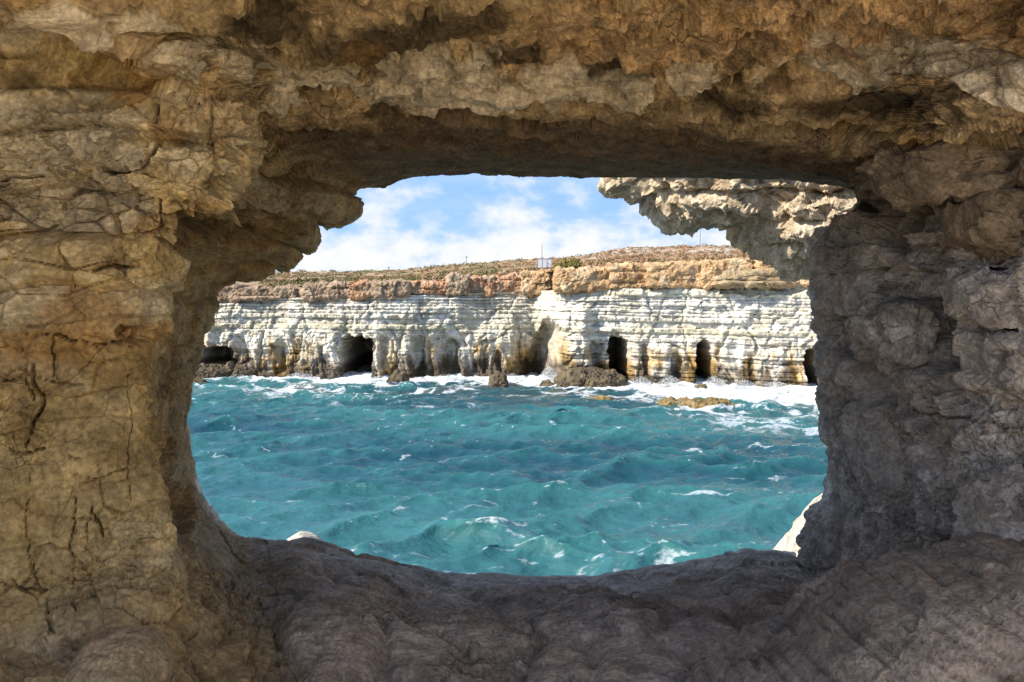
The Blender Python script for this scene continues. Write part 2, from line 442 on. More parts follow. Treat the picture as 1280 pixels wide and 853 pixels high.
    for pts, wd in [([(205,140),(201,172),(190,203),(162,215),(105,212)], 3.2), ([(163,92),(161,40),(178,30),(238,28)], 2.5), ([(40,590),(35,660),(46,715),(52,745)], 2.2),
        ([(97,590),(101,650),(95,690),(93,745),(96,770)], 1.4), ([(118,640),(113,690)], 1.0), ([(0,553),(25,565),(70,558),(95,572),(132,566)], 2.4), ([(43,455),(46,505),(35,553)], 2.6),
        ([(160,470),(172,520),(158,600),(166,690)], 1.1), ([(0,303),(60,296),(100,301),(180,294),(212,284)], 2.4), ([(25,322),(78,328)], 2.5), ([(120,340),(196,330)], 3.0),
        ([(66,420),(72,470)], 1.8), ([(0,425),(60,418),(120,432),(180,425)], 1.6), ([(0,478),(40,470),(110,480)], 1.6), ([(90,240),(96,290)], 2.0), ([(0,225),(90,222),(150,212)], 2.2),
        ([(128,560),(120,640),(138,690)], 1.8), ([(0,705),(30,735),(60,742),(64,790)], 2.4), ([(28,430),(36,500)],1.6), ([(200,250),(205,330)],2.0), ([(60,770),(160,745),(200,760)],2.5),
        ([(1026,442),(1052,446),(1082,450)], 3.0), ([(1218,560),(1206,600),(1202,660),(1190,705)], 2.6), ([(1190,620),(1184,690)], 1.8), ([(1086,240),(1130,246),(1200,244),(1280,238)], 5.0),
        ([(1110,375),(1190,372)], 4.0), ([(1040,330),(1100,338),(1180,332)], 2.2), ([(1055,470),(1075,500),(1150,520),(1220,520)], 3.0), ([(1180,310),(1280,318)], 2.5), ([(1060,296),(1130,300)], 3.0),
        ([(230,75),(255,110)], 2.0), ([(225,120),(245,132),(290,128)], 2.6), ([(350,95),(358,130)], 2.2), ([(480,145),(560,148),(690,140)], 2.6), ([(1000,168),(1100,160),(1200,150),(1280,146)], 3.0),
        ([(850,118),(960,150),(1010,148)], 2.2), ([(270,235),(235,270),(215,300)], 4.0)]:
        cut = np.maximum(cut, np.exp(-(seg_dist(PXc, PYc, pts) / (wd * 0.55 * (0.6 + 0.8 * np.abs(stw)))) ** 2) * min(1.0, wd / 2.8))
    cut = cut * (TV > 0.9) * (TV < 3.9) * sstep(-0.25, 0.15, fbm(sc3(Q, 4, 83), 3))
    dig = np.zeros(len(Q), np.float32)
    for (ex, ey, rx, ry, dp) in [(1170,425,26,62,0.24),(1085,480,26,34,0.16),(1190,250,115,12,0.26),(1045,262,52,26,0.30),(1130,300,42,18,0.12),(1200,455,22,60,0.18),(1240,345,60,10,0.12),(1040,500,18,30,0.07),
        (203,600,13,62,0.16),(300,285,85,26,0.16),(225,640,16,40,0.10),(170,415,22,10,0.08),(560,148,100,8,0.09),(390,122,26,9,0.10),(110,98,40,16,0.07),(925,98,16,14,0.10),(975,98,20,16,0.07),(1020,160,90,9,0.08),(860,140,60,8,0.07),
        (240,120,30,9,0.07),(70,50,40,12,0.06),(690,150,80,7,0.07),(520,60,70,9,0.06),(800,90,40,10,0.07),(330,50,30,10,0.06)]:
        e = 1 - np.hypot((PXw - ex) / rx, (PYw - ey) / ry)
        dig = np.maximum(dig, 1.35 * dp * sstep(0.0, 0.4, e))
    dig = dig * (TV > 0.9) * (TV < 3.9)
    H -= dig
    fA, bA, rA = facets(sc3(Q + 0.12 * warp, (1.9, 1.9, 2.4), 3), 0.55, 0.35)
    fB, bB, rB = facets(sc3(Q + 0.05 * warp, (5.5, 5.5, 8.0), 13), 0.7, 0.4)
    fC, bC, rC = facets(sc3(Q + 0.02 * warp, (15, 15, 21.0), 23), 0.9, 0.5)
    rim_ = (1 - 0.7 * sstep(3.15, 3.6, TV)) ; fC = fC * rough * rim_; fB = fB * (0.5 + 0.5 * rough) * rim_
    rdg = ridged(sc3(Q, (3.2, 3.2, 6.0), 9), 4, 0.55)
    stain = fbm(sc3(Q, (1.4, 1.4, 2.2), 31), 5, 0.6)
    stain2 = fbm(sc3(Q, (2.6, 2.6, 4.0), 77), 5, 0.62)
    # -------- left pillar: beds above, upright joints below
    m = np.nonzero(wt['L'] > 0)[0]
    q = Q[m]; wp = warp[m]
    zz = q[:, 2] + 0.16 * wp[:, 0] + 0.05 * q[:, 0]
    bi, bf, bp = beds(zz, 3, 0.10, 0.42)
    joint = np.exp(-((np.minimum(bf, 1 - bf)) / 0.09) ** 2)
    up = sstep(7.3, 8.3, q[:, 2])
    grv = ridged(sc3(q + 0.05 * wp, (7, 7, 0.9), 3), 3)
    msk = sstep(-0.1, 0.25, fbm(sc3(q, 1.7, 60), 3))
    crack = np.exp(-(bB[m] / 0.04) ** 2) * msk
    crackb = np.exp(-(bC[m] / 0.06) ** 2) * msk
    hL = (0.11 * f_lo[m] * lowamp[m] + up * (0.085 * bp * (0.6 + 0.8 * wp[:, 1]) - 0.045 * joint)
          + (1 - up) * (0.02 * bp - 0.008 * joint + 0.02 * grv)
          + (0.25 + 0.75 * up) * (0.16 * fA[m] * lowamp[m] + 0.085 * fB[m]) + (0.5 + 0.5 * up) * 0.038 * fC[m] - 0.022 * crack
          + 0.022 * rdg[m] + 0.04 * f_mid[m] * (0.6 + 0.4 * up) + 0.016 * f_hi[m] - 0.075 * cut[m])
    H[m] += wt['L'][m] * hL
    c = np.tile(np.array([0.62, 0.47, 0.215], np.float32), (len(m), 1))
    c = colmix(c, (0.69, 0.59, 0.37), sstep(0.0, 0.5, stain[m] + 0.35 * bp * up))
    c = colmix(c, (0.37, 0.245, 0.09), sstep(0.05, 0.5, stain2[m] + 0.15 * (1 - up)) * 0.75)
    rust = 0.6 * sstep(0.25, 0.5, fbm(sc3(q, (1.6, 1.6, 2.4), 191), 5, 0.6) + 0.25 * np.exp(-((q[:, 2] - 8.15) / 0.35) ** 2) - 0.10)
    c = colmix(c, (0.62, 0.54, 0.39), sstep(-0.15, 0.35, ellipses(PXw[m], PYw[m], [(60,180,120,45),(130,190,70,40),(90,260,120,50),(30,250,60,50),(140,270,50,30),(40,20,60,60)]) + 0.4 * stain2[m]) * 0.75)
    rust = np.maximum(rust, sstep(-0.1, 0.4, ellipses(PXw[m], PYw[m], [(110,390,70,35),(215,165,22,20),(165,90,30,50),(70,430,60,25),(175,415,30,20),(240,290,30,30)]) + 0.5 * stain2[m]))
    c = colmix(c, (0.46, 0.26, 0.085), rust * 0.6)
    dk = sstep(0.25, 0.55, fbm(sc3(q, (2.2, 2.2, 3.5), 51), 5, 0.65))
    c = colmix(c, (0.14, 0.10, 0.06), dk * 0.6)
    c = c * (0.85 + 0.3 * rB[m] * (0.4 + 0.6 * up))[:, None]
    c = colmix(c, (0.20, 0.13, 0.06), np.clip(0.4 * crack + 0.25 * crackb + cut[m], 0, 1) * 0.6)
    c = colmix(c, (0.25, 0.18, 0.105), sstep(2.1, 2.7, TV[m] + 0.5 * stain2[m]) * 0.6)  # shade on the side beyond the arris, painted in as dark brown
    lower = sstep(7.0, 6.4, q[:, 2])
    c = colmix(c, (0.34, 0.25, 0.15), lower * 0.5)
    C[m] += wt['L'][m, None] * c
    # -------- ceiling: crumbly orange rock, a belt of pale rounded nodules, dark flat lintel bed with painted shade
    m = np.nonzero(wt['T'] > 0)[0]
    q = Q[m]; wp = warp[m]
    pat = ellipses(PXw[m], PYw[m], [(215,85,60,40),(305,75,70,45),(370,90,70,45),(110,75,35,25),(80,20,70,40),(180,15,60,25),(545,95,105,50),(480,118,50,28),(620,112,70,28),(690,100,50,35),(880,95,50,40),(965,95,50,38),
        (1030,70,40,30),(1080,85,60,35),(1160,70,90,28),(1240,95,60,30),(780,110,60,25),(430,90,40,25),(40,95,40,25)]) + 1.05 * stain2[m] - 0.04
    belt = sstep(0.10, 0.28, pat)
    edge_ = np.exp(-((pat - 0.12) / 0.06) ** 2)
    f1, f2, rid = cells(sc3(q + 0.16 * wp, (3.0, 3.6, 4.0), 8))
    nod = np.clip(0.85 - f1, 0, 1) ** 0.7
    zt = q[:, 2] + 0.10 * wp[:, 1] + 0.05 * f_mid[m]
    bi, bf, bp = beds(zt, 9, 0.035, 0.11)
    terr = (bf - sstep(0.35, 0.65, bf)) * 0.05
    crum = fbm(sc3(q + 0.1 * wp, 9.0, 4), 6, 0.72)
    hT = (0.12 * f_lo[m] * lowamp[m] + belt * (0.07 * nod * (0.4 + 0.9 * rid) + 0.0 + 0.05 * fB[m]) - 0.03 * edge_
          + (1 - belt) * (0.030 * crum + 0.035 * rdg[m] * (TV[m] < 3.6) + 0.02 * bp + 0.055 * fB[m] + 0.02 * fC[m])
          + 0.06 * fA[m] * (TV[m] < 3.3) + terr + 0.03 * f_mid[m] + 0.013 * f_hi[m] * (1 - 0.5 * belt) - 0.06 * cut[m])
    # a step: the flat lintel bed hangs a little lower than the belt
    hT *= (1 - 0.6 * sstep(3.2, 3.7, TV[m])) * (1 - 0.45 * np.exp(-((TV[m] - 3.0) / 0.3) ** 2))
    H[m] += wt['T'][m] * hT
    c = np.tile(np.array([0.47, 0.35, 0.185], np.float32), (len(m), 1))
    c = colmix(c, (0.60, 0.44, 0.24), sstep(-0.1, 0.4, stain[m] + 0.1))
    c = colmix(c, (0.30, 0.20, 0.07), sstep(0.0, 0.4, stain2[m]) * 0.7)
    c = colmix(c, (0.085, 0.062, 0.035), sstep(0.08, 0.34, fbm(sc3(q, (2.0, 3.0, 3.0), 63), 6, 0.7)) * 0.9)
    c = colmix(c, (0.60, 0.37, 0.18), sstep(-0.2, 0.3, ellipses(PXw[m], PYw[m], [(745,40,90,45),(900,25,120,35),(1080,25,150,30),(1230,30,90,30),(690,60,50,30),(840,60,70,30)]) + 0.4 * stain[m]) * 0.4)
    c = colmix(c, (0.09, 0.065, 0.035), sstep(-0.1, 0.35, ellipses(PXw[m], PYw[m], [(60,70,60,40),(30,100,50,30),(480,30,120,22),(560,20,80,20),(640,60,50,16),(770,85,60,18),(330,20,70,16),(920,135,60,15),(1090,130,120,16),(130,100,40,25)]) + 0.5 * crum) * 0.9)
    c = colmix(c, (0.74, 0.64, 0.46), belt * (0.85 + 0.5 * stain[m]))
    c = colmix(c, (0.20, 0.14, 0.075), belt * np.exp(-((f2 - f1) / 0.07) ** 2) * sstep(-0.2, 0.2, stain[m]) * 0.7)
    c = c * (0.82 + 0.36 * rC[m] * (1 - belt) + 0.2 * belt)[:, None]
    rust = sstep(0.2, 0.5, fbm(sc3(q, 1.5, 93), 4) + 0.25 * sstep(-0.9, -1.4, q[:, 0]))
    c = colmix(c, (0.44, 0.23, 0.07), rust * 0.45)
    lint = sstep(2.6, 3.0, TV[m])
    c = colmix(c, (0.13, 0.085, 0.052), lint * 0.85)  # dark bed, coloured deeper to carry the shade under the lintel
    c = colmix(c, (0.12, 0.08, 0.04), cut[m] * 0.6)
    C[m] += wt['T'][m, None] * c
    # -------- right pillar: big fluted blocks with deep gaps
    m = np.nonzero(wt['R'] > 0)[0]
    q = Q[m]; wp = warp[m]
    zz = q[:, 2] + 0.10 * wp[:, 1] + 0.06 * q[:, 0]
    bi, bf, bp = beds(zz, 22, 0.12, 0.45)
    joint = np.exp(-((np.minimum(bf, 1 - bf)) / 0.08) ** 2)
    up = sstep(7.25, 7.9, q[:, 2] + 0.2 * wp[:, 0])
    f1, f2, rid = cells(sc3(q + 0.14 * wp, (1.7, 1.7, 2.3), 6))
    gap = np.exp(-((f2 - f1) / 0.07) ** 2)
    flute = ridged(sc3(q + 0.06 * wp, (6.0, 6.0, 2.2), 3), 4, 0.55)
    pit = fbm(sc3(q, 11.0, 15), 5, 0.65)
    hR = (0.14 * f_lo[m] * lowamp[m] + up * (0.10 * (rid - 0.5) - 0.03 * gap + 0.035 * bp - 0.025 * joint) + (1 - up) * (0.05 * (rid - 0.5) - 0.02 * gap)
          + up * (0.12 * fA[m] + 0.06 * fB[m]) + 0.03 * fB[m] + 0.026 * fC[m] + 0.04 * flute + 0.05 * f_mid[m] + 0.035 * pit + 0.016 * f_hi[m] - 0.085 * cut[m])
    H[m] += wt['R'][m] * hR
    c = np.tile(np.array([0.41, 0.355, 0.285], np.float32), (len(m), 1))
    c = colmix(c, (0.54, 0.485, 0.41), sstep(-0.05, 0.45, stain2[m]))
    c = colmix(c, (0.24, 0.195, 0.145), sstep(0.05, 0.45, stain[m]) * 0.8)
    c = colmix(c, (0.10, 0.085, 0.07), sstep(0.22, 0.55, fbm(sc3(q, 2.6, 21), 5, 0.65)) * 0.7)
    c = colmix(c, (0.22, 0.16, 0.095), sstep(8.1, 8.6, q[:, 2]) * 0.8)  # dimmer light at the top of the wall, put into the colour
    C[m] += wt['R'][m, None] * c
    # -------- floor: worn rounded lumps with creases between
    m = np.nonzero(wt['F'] > 0)[0]
    q = Q[m]; wp = warp[m]
    qq = q + 0.22 * wp
    f1, f2, rid = cells(sc3(qq, (1.9, 1.5, 1.9), 2))
    f1b, f2b, ridb = cells(sc3(q + 0.12 * wp, (5.2, 4.0, 5.2), 12))
    lump = np.clip(1 - f1 * f1, -0.2, 1); lumpb = np.clip(1 - f1b * f1b, -0.2, 1)
    crease = np.exp(-((f2 - f1) / 0.08) ** 2)
    grain = ridged(sc3(q + 0.08 * wp, (4.0, 14.0, 9.0), 4), 4, 0.6)
    hF = (0.05 * fA[m] + 0.02 * fB[m] + 0.006 * fC[m] + 0.09 * f_lo[m] * lowamp[m] + 0.085 * (lump - 0.5) + 0.02 * (lumpb - 0.5) - 0.035 * crease + 0.016 * grain + 0.02 * f_mid[m] + 0.010 * f_hi[m]) * np.where(TV[m] > 3.3, 0.75, 1)
    H[m] += wt['F'][m] * hF
    c = np.tile(np.array([0.385, 0.31, 0.235], np.float32), (len(m), 1))
    c = colmix(c, (0.475, 0.39, 0.30), sstep(-0.1, 0.45, stain2[m]))
    c = colmix(c, (0.22, 0.16, 0.115), sstep(0.0, 0.5, stain[m]) * 0.7)
    C[m] += wt['F'][m, None] * c
    # outside faces are bleached by the sun and the salt
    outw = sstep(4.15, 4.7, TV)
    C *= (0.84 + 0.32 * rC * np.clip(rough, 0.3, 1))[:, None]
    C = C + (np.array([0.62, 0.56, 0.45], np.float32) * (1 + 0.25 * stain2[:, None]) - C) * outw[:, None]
    fade = np.where(TV > 5.5, 0.6, 1.0) * np.where(TV < 0.8, 0.6 + 0.5 * TV, 1)
    Pd = (Q + Nn.reshape(-1, 3).astype(np.float32) * (H * fade)[:, None]).reshape(nv, nu, 3)
    C = C.reshape(nv, nu, 3)
    # cut into the four bodies of rock
    first = {}
    for k, s in enumerate(sect): first.setdefault(s, k)
    bounds = {}
    for s in 'LTRF':
        ks = [k for k in range(n) if sect[k] == s]
        a = ks[0] - 0.5; b = ks[-1] + 0.5
        bounds[s] = (a, b)
    res = {}
    for s, (a, b) in bounds.items():
        # columns with tu in [a,b]
        if a < 0:
            idx = np.concatenate([np.nonzero(tu >= n + a)[0], np.nonzero(tu <= b)[0]])
        else:
            idx = np.nonzero((tu >= a) & (tu <= b))[0]
        if s != 'F' or True:
            nxt = (idx[-1] + 1) % nu
            idx = np.append(idx, nxt)
        res[s] = (Pd[:, idx], C[:, idx], rough.reshape(nv, nu)[:, idx])
    return res

cave = build_cave()
def cave_mesh(name, s):
    P, C, R_ = cave[s]
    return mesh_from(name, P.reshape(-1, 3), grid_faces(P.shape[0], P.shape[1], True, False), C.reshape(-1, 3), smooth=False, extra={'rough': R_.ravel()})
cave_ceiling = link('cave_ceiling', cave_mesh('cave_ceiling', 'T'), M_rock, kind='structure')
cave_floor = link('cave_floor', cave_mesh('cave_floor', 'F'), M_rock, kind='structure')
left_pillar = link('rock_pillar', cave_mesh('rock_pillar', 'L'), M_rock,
    label='ochre cracked limestone pillar framing the left of the cave opening', cat='rock pillar')
right_pillar = link('rock_pillar', cave_mesh('rock_pillar', 'R'), M_rock,
    label='grey fluted limestone pillar framing the right of the cave opening', cat='rock pillar')

# ------------------------------------------------------------------ rocks built from an outline with depth
def outline_rock(name, pts, Y0, thick, nt=160, nphi=80, amp=0.08, freq=3.0, pit=0.0, seed=0, cols=((0.4,0.35,0.28),(0.5,0.45,0.36),(0.2,0.17,0.13)), box=0.55, strata=0.0, world=False, chip=0.6, dip=0.0, shear=0.0, lump=1.0):
    """closed rock: outline in the upright plane at Y0, swelling to +-thick in depth"""
    if world: poly = np.array([[p[0], p[1]] for p in pts], float)
    else: poly = np.array([[at(p[0], p[1], Y0)[0], at(p[0], p[1], Y0)[2]] for p in pts], float)
    d = np.linalg.norm(np.roll(poly, -1, 0) - poly, axis=1); t = np.concatenate([[0], np.cumsum(d)])
    pc = np.vstack([poly, poly[:1]])
    tt = np.linspace(0, t[-1], nt, endpoint=False)
    o = np.stack([np.interp(tt, t, pc[:, 0]), np.interp(tt, t, pc[:, 1])], 1)
    for _ in range(2): o = 0.5 * o + 0.25 * (np.roll(o, 1, 0) + np.roll(o, -1, 0))
    c = o.mean(0)
    ph = np.linspace(-math.pi / 2, math.pi / 2, nphi)
    cr = np.sign(np.cos(ph)) * np.abs(np.cos(ph)) ** box
    sr = np.sign(np.sin(ph)) * np.abs(np.sin(ph)) ** box
    rad = np.sqrt(((o - c) ** 2).sum(1)).mean()
    pf = np.linspace(-math.pi / 2, math.pi / 2, 6001); cf = np.abs(np.cos(pf)) ** box; sf = np.sign(np.sin(pf)) * np.abs(np.sin(pf)) ** box
    cf[0] = cf[-1] = 0
    al = np.concatenate([[0], np.cumsum(np.hypot(np.diff(cf) * rad, np.diff(sf) * thick))])
    g_ = np.linspace(0, al[-1], nphi); cr = np.interp(g_, al, cf); sr = np.interp(g_, al, sf)
    P = np.zeros((nphi, nt, 3))
    P[..., 0] = c[0] + (o[None, :, 0] - c[0]) * cr[:, None]
    P[..., 2] = c[1] + (o[None, :, 1] - c[1]) * cr[:, None]
    P[..., 1] = Y0 + thick * sr[:, None]
    if shear:
        dY = shear * (P[..., 0] - c[0]); P[..., 1] += dY; k_ = (Y0 + dY) / Y0
        P[..., 0] *= k_; P[..., 2] = EYE + (P[..., 2] - EYE) * k_
    N = grid_normals(P, False, True)
    ctr = np.array([c[0], Y0, c[1]])
    if ((P - ctr) * N).sum() < 0: N = -N
    N[0] = (0, -1, 0); N[-1] = (0, 1, 0)
    q = P.reshape(-1, 3).astype(np.float32)
    so = seed * 13.7
    wp = np.stack([fbm(sc3(q, freq * 0.4, so + 5), 3), fbm(sc3(q, freq * 0.4, so + 25), 3), fbm(sc3(q, freq * 0.4, so + 45), 3)], 1)
    h = amp * lump * (0.9 * fbm(sc3(q, freq * 0.5, so), 3) + 0.6 * ridged(sc3(q, freq, so + 1), 4, 0.55) + 0.5 * fbm(sc3(q, freq * 3, so + 2), 5, 0.6))
    if pit > 0:
        f1, f2, rid = cells(sc3(q + wp * 0.3 / freq, freq * 1.6, so))
        h = h - pit * (1 - sstep(0.0, 0.55, f1)) + pit * 0.6 * (rid - 0.5)
    g, gb, gr = facets(sc3(q + wp * 0.12 / freq, freq * 1.1, so + 3), 0.55, 0.45); h = h + chip * amp * g * 1.6
    g, gb, gr2 = facets(sc3(q, freq * 3.2, so + 6), 0.55, 0.45); h = h + chip * amp * g * 0.6
    if strata > 0:
        bi, bf, bp = beds(q[:, 2] + dip * q[:, 0] + 0.05 * wp[:, 0], 40 + seed, strata * 0.5, strata * 1.6)
        h = h + amp * 0.9 * bp - amp * 0.7 * np.exp(-((np.minimum(bf, 1 - bf)) / 0.12) ** 2)
    P2 = q + N.reshape(-1, 3).astype(np.float32) * h[:, None]
    s1 = fbm(sc3(q, freq * 0.7, so + 31), 5, 0.6); s2 = fbm(sc3(q, freq * 1.3, so + 71), 5, 0.6)
    C = np.tile(np.array(cols[0], np.float32), (len(q), 1))
    C = colmix(C, cols[1], sstep(-0.1, 0.4, s1)); C = colmix(C, cols[2], sstep(0.1, 0.5, s2) * 0.8)
    C = C * (0.85 + 0.3 * gr[:, None])
    return mesh_from(name, P2, grid_faces(nphi, nt, False, True), C, smooth=False, extra={'rough': 0.5 + 0.7 * sstep(-0.3, 0.4, s1)})

GREYC = ((0.41,0.36,0.29),(0.51,0.46,0.385),(0.24,0.20,0.15))
BROWNC = ((0.29,0.235,0.175),(0.37,0.305,0.23),(0.19,0.15,0.11))
link('hanging_rock', outline_rock('hanging_rock', [(754,140),(758,214),(774,234),(790,252),(808,266),(828,279),(846,288),(880,291),(918,290),(936,308),(966,324),(1010,340),(1050,325),(1120,320),(1180,250),(1180,140)], 10.2, 1.3,
     340, 200, 0.11, 2.6, 0.10, 3, ((0.41,0.32,0.21),(0.50,0.41,0.29),(0.24,0.165,0.09)), 0.55, 0.26, chip=1.0, shear=-0.38), M_rock,
     label='pitted pale rock hanging in the sun behind the lintel at upper right', cat='rock')
link('sunlit_flank', outline_rock('sunlit_flank', [(930,1290),(956,800),(968,705),(980,690),(994,668),(1008,645),(1040,620),(1120,600),(1160,760),(1200,1290)], 9.4, 0.7,
     240, 90, 0.06, 3, 0, 5, ((0.48,0.43,0.34),(0.54,0.49,0.40),(0.36,0.29,0.2)), 0.6), M_rock,
     label='white sunlit rock foot outside the right pillar', cat='rock')
link('rim_rock', outline_rock('rim_rock', [(230,1290),(320,780),(345,700),(352,682),(362,673),(376,666),(388,665),(396,672),(404,684),(420,705),(440,780),(520,1290)], 9.4, 0.6,
     200, 70, 0.05, 4, 0, 6, ((0.52,0.46,0.36),(0.60,0.54,0.44),(0.35,0.28,0.2)), 0.7), M_rock,
     label='small pale sunlit rock peeping over the floor rim by the left pillar', cat='rock')
link('boulder', outline_rock('boulder', [(860,900),(915,845),(975,812),(1003,795),(1015,770),(1060,742),(1110,722),(1180,705),(1260,692),(1400,680),(1500,800),(1500,1100),(900,1100)], 3.2, 0.55,
     320, 160, 0.02, 2.2, 0, 8, BROWNC, 0.62, 0.06, dip=0.62, chip=1.3, lump=1.2), M_rock,
     label='large dark brown slanting boulder on the floor at the lower right corner', cat='boulder')
link('boulder', outline_rock('boulder', [(92,905),(98,830),(120,806),(150,797),(180,806),(200,832),(206,905)], 3.05, 0.22,
     130, 60, 0.02, 5, 0, 9, ((0.42,0.33,0.195),(0.50,0.41,0.26),(0.28,0.21,0.12)), 0.75), M_rock,
     label='rounded ochre boulder at the foot of the left pillar', cat='boulder')
for k, (pts, y0, th) in enumerate([
    ([(1088,392),(1110,380),(1140,383),(1156,402),(1150,432),(1128,452),(1104,436),(1090,414)], 4.35, 0.20),
    ([(1192,352),(1216,342),(1330,350),(1330,412),(1250,416),(1212,398),(1196,378)], 3.72, 0.24),
    ([(1218,424),(1250,414),(1330,420),(1330,500),(1260,500),(1226,476)], 3.68, 0.22),
    ([(1218,612),(1240,590),(1330,585),(1330,700),(1240,702),(1216,668)], 3.58, 0.20),
    ([(1092,196),(1140,172),(1230,158),(1340,150),(1340,240),(1220,246),(1140,246),(1100,232)], 4.0, 0.35),
    ([(1200,258),(1260,250),(1340,255),(1340,330),(1230,330),(1196,300)], 3.80, 0.22)]):
    link('rock_block', outline_rock('rock_block', pts, y0, th, 110, 60, 0.03, 4.5, 0, 20 + k, GREYC if k < 4 else ((0.23,0.175,0.11),(0.29,0.225,0.145),(0.10,0.075,0.05)), 0.36, 0.0 if k != 4 else 0.14, chip=2.0, lump=0.8), M_rock, parent=right_pillar)  # the two upper blocks are coloured darker in place of shade

# ------------------------------------------------------------------ unseen terrace and added wall behind the viewer, bouncing light in (the hollow is open at the back)
def build_terrace():
    x = np.linspace(-22, 22, 120); y = np.linspace(-40, 1.6, 120)
    X, Y = np.meshgrid(x, y)
    q = np.stack([X, Y, 0 * X], -1).reshape(-1, 3).astype(np.float32)
    q[:, 2] = EYE - 1.78 + 0.10 * fbm(sc3(q, 0.6), 4) + 0.12 * np.clip(-q[:, 1] - 3, 0, 40) * 0.12
    c = np.tile(np.array([0.62, 0.50, 0.34], np.float32), (len(q), 1)); c = colmix(c, (0.42, 0.34, 0.22), sstep(0, 0.5, fbm(sc3(q, 0.8, 3), 4)))
    return mesh_from('rock_terrace', q, grid_faces(120, 120)[:, ::-1], c)
def build_bounce_wall():  # unseen pale wall, added to bounce sunlight onto the left pillar and ceiling
    y = np.linspace(-14, -0.6, 160); z = np.linspace(5.6, 12.5, 90)
    Y, Z = np.meshgrid(y, z)
    X = 4.5 - 0.16 * (Y + 0.6) + 0.22 * (Z - 6)
    q = np.stack([X, Y, Z], -1).reshape(-1, 3).astype(np.float32)
    g, _, _ = facets(sc3(q, 0.9, 4), 0.5, 0.5)
    q[:, 0] += 0.35 * fbm(sc3(q, 0.7, 9), 5) + 0.3 * g
    c = np.tile(np.array([0.68, 0.56, 0.38], np.float32), (len(q), 1)); c = colmix(c, (0.55, 0.42, 0.25), sstep(0, 0.5, fbm(sc3(q, 0.8, 3), 4)))
    return mesh_from('bounce_wall', q, grid_faces(90, 160), c)
link('bounce_wall', build_bounce_wall(), M_rock, kind='structure')
link('rock_terrace', build_terrace(), M_rock, kind='structure')

# ------------------------------------------------------------------ far cliff
def X_of(px, Y): return (px - 640) / F * Y
# plan of the cliff foot: photo column -> distance
CPX = np.array([-900, -200, 100, 235, 300, 400, 470, 520, 600, 640, 668, 690, 730, 800, 880, 1000, 1100, 1500, 2100], float)
CPY = np.array([ 110,   92,  86,  84, 83.2, 81.5, 80.0, 80.5, 82.0, 82.0, 82.5, 79.5, 77.5, 76.8, 75.6, 73.0, 70.5, 60, 50], float)
CX = X_of(CPX, CPY)
def foot(x): return np.interp(x, CX, CPY)
# height of the white face and of the cap
TPX = np.array([-900, 200, 270, 400, 500, 640, 700, 760, 900, 1000, 1100, 2100], float)
T_white = np.array([376, 376, 376, 373, 372, 367, 365, 360, 357, 357, 356, 340], float)
T_cap = np.array([359, 359, 359, 355, 352, 342, 337, 333, 326, 324, 322, 300], float)
TX = X_of(TPX, foot(X_of(TPX, 80)))
def ztop(x, tab):
    py = np.interp(x, TX, tab); return EYE + (HOR - py) / F * foot(x)

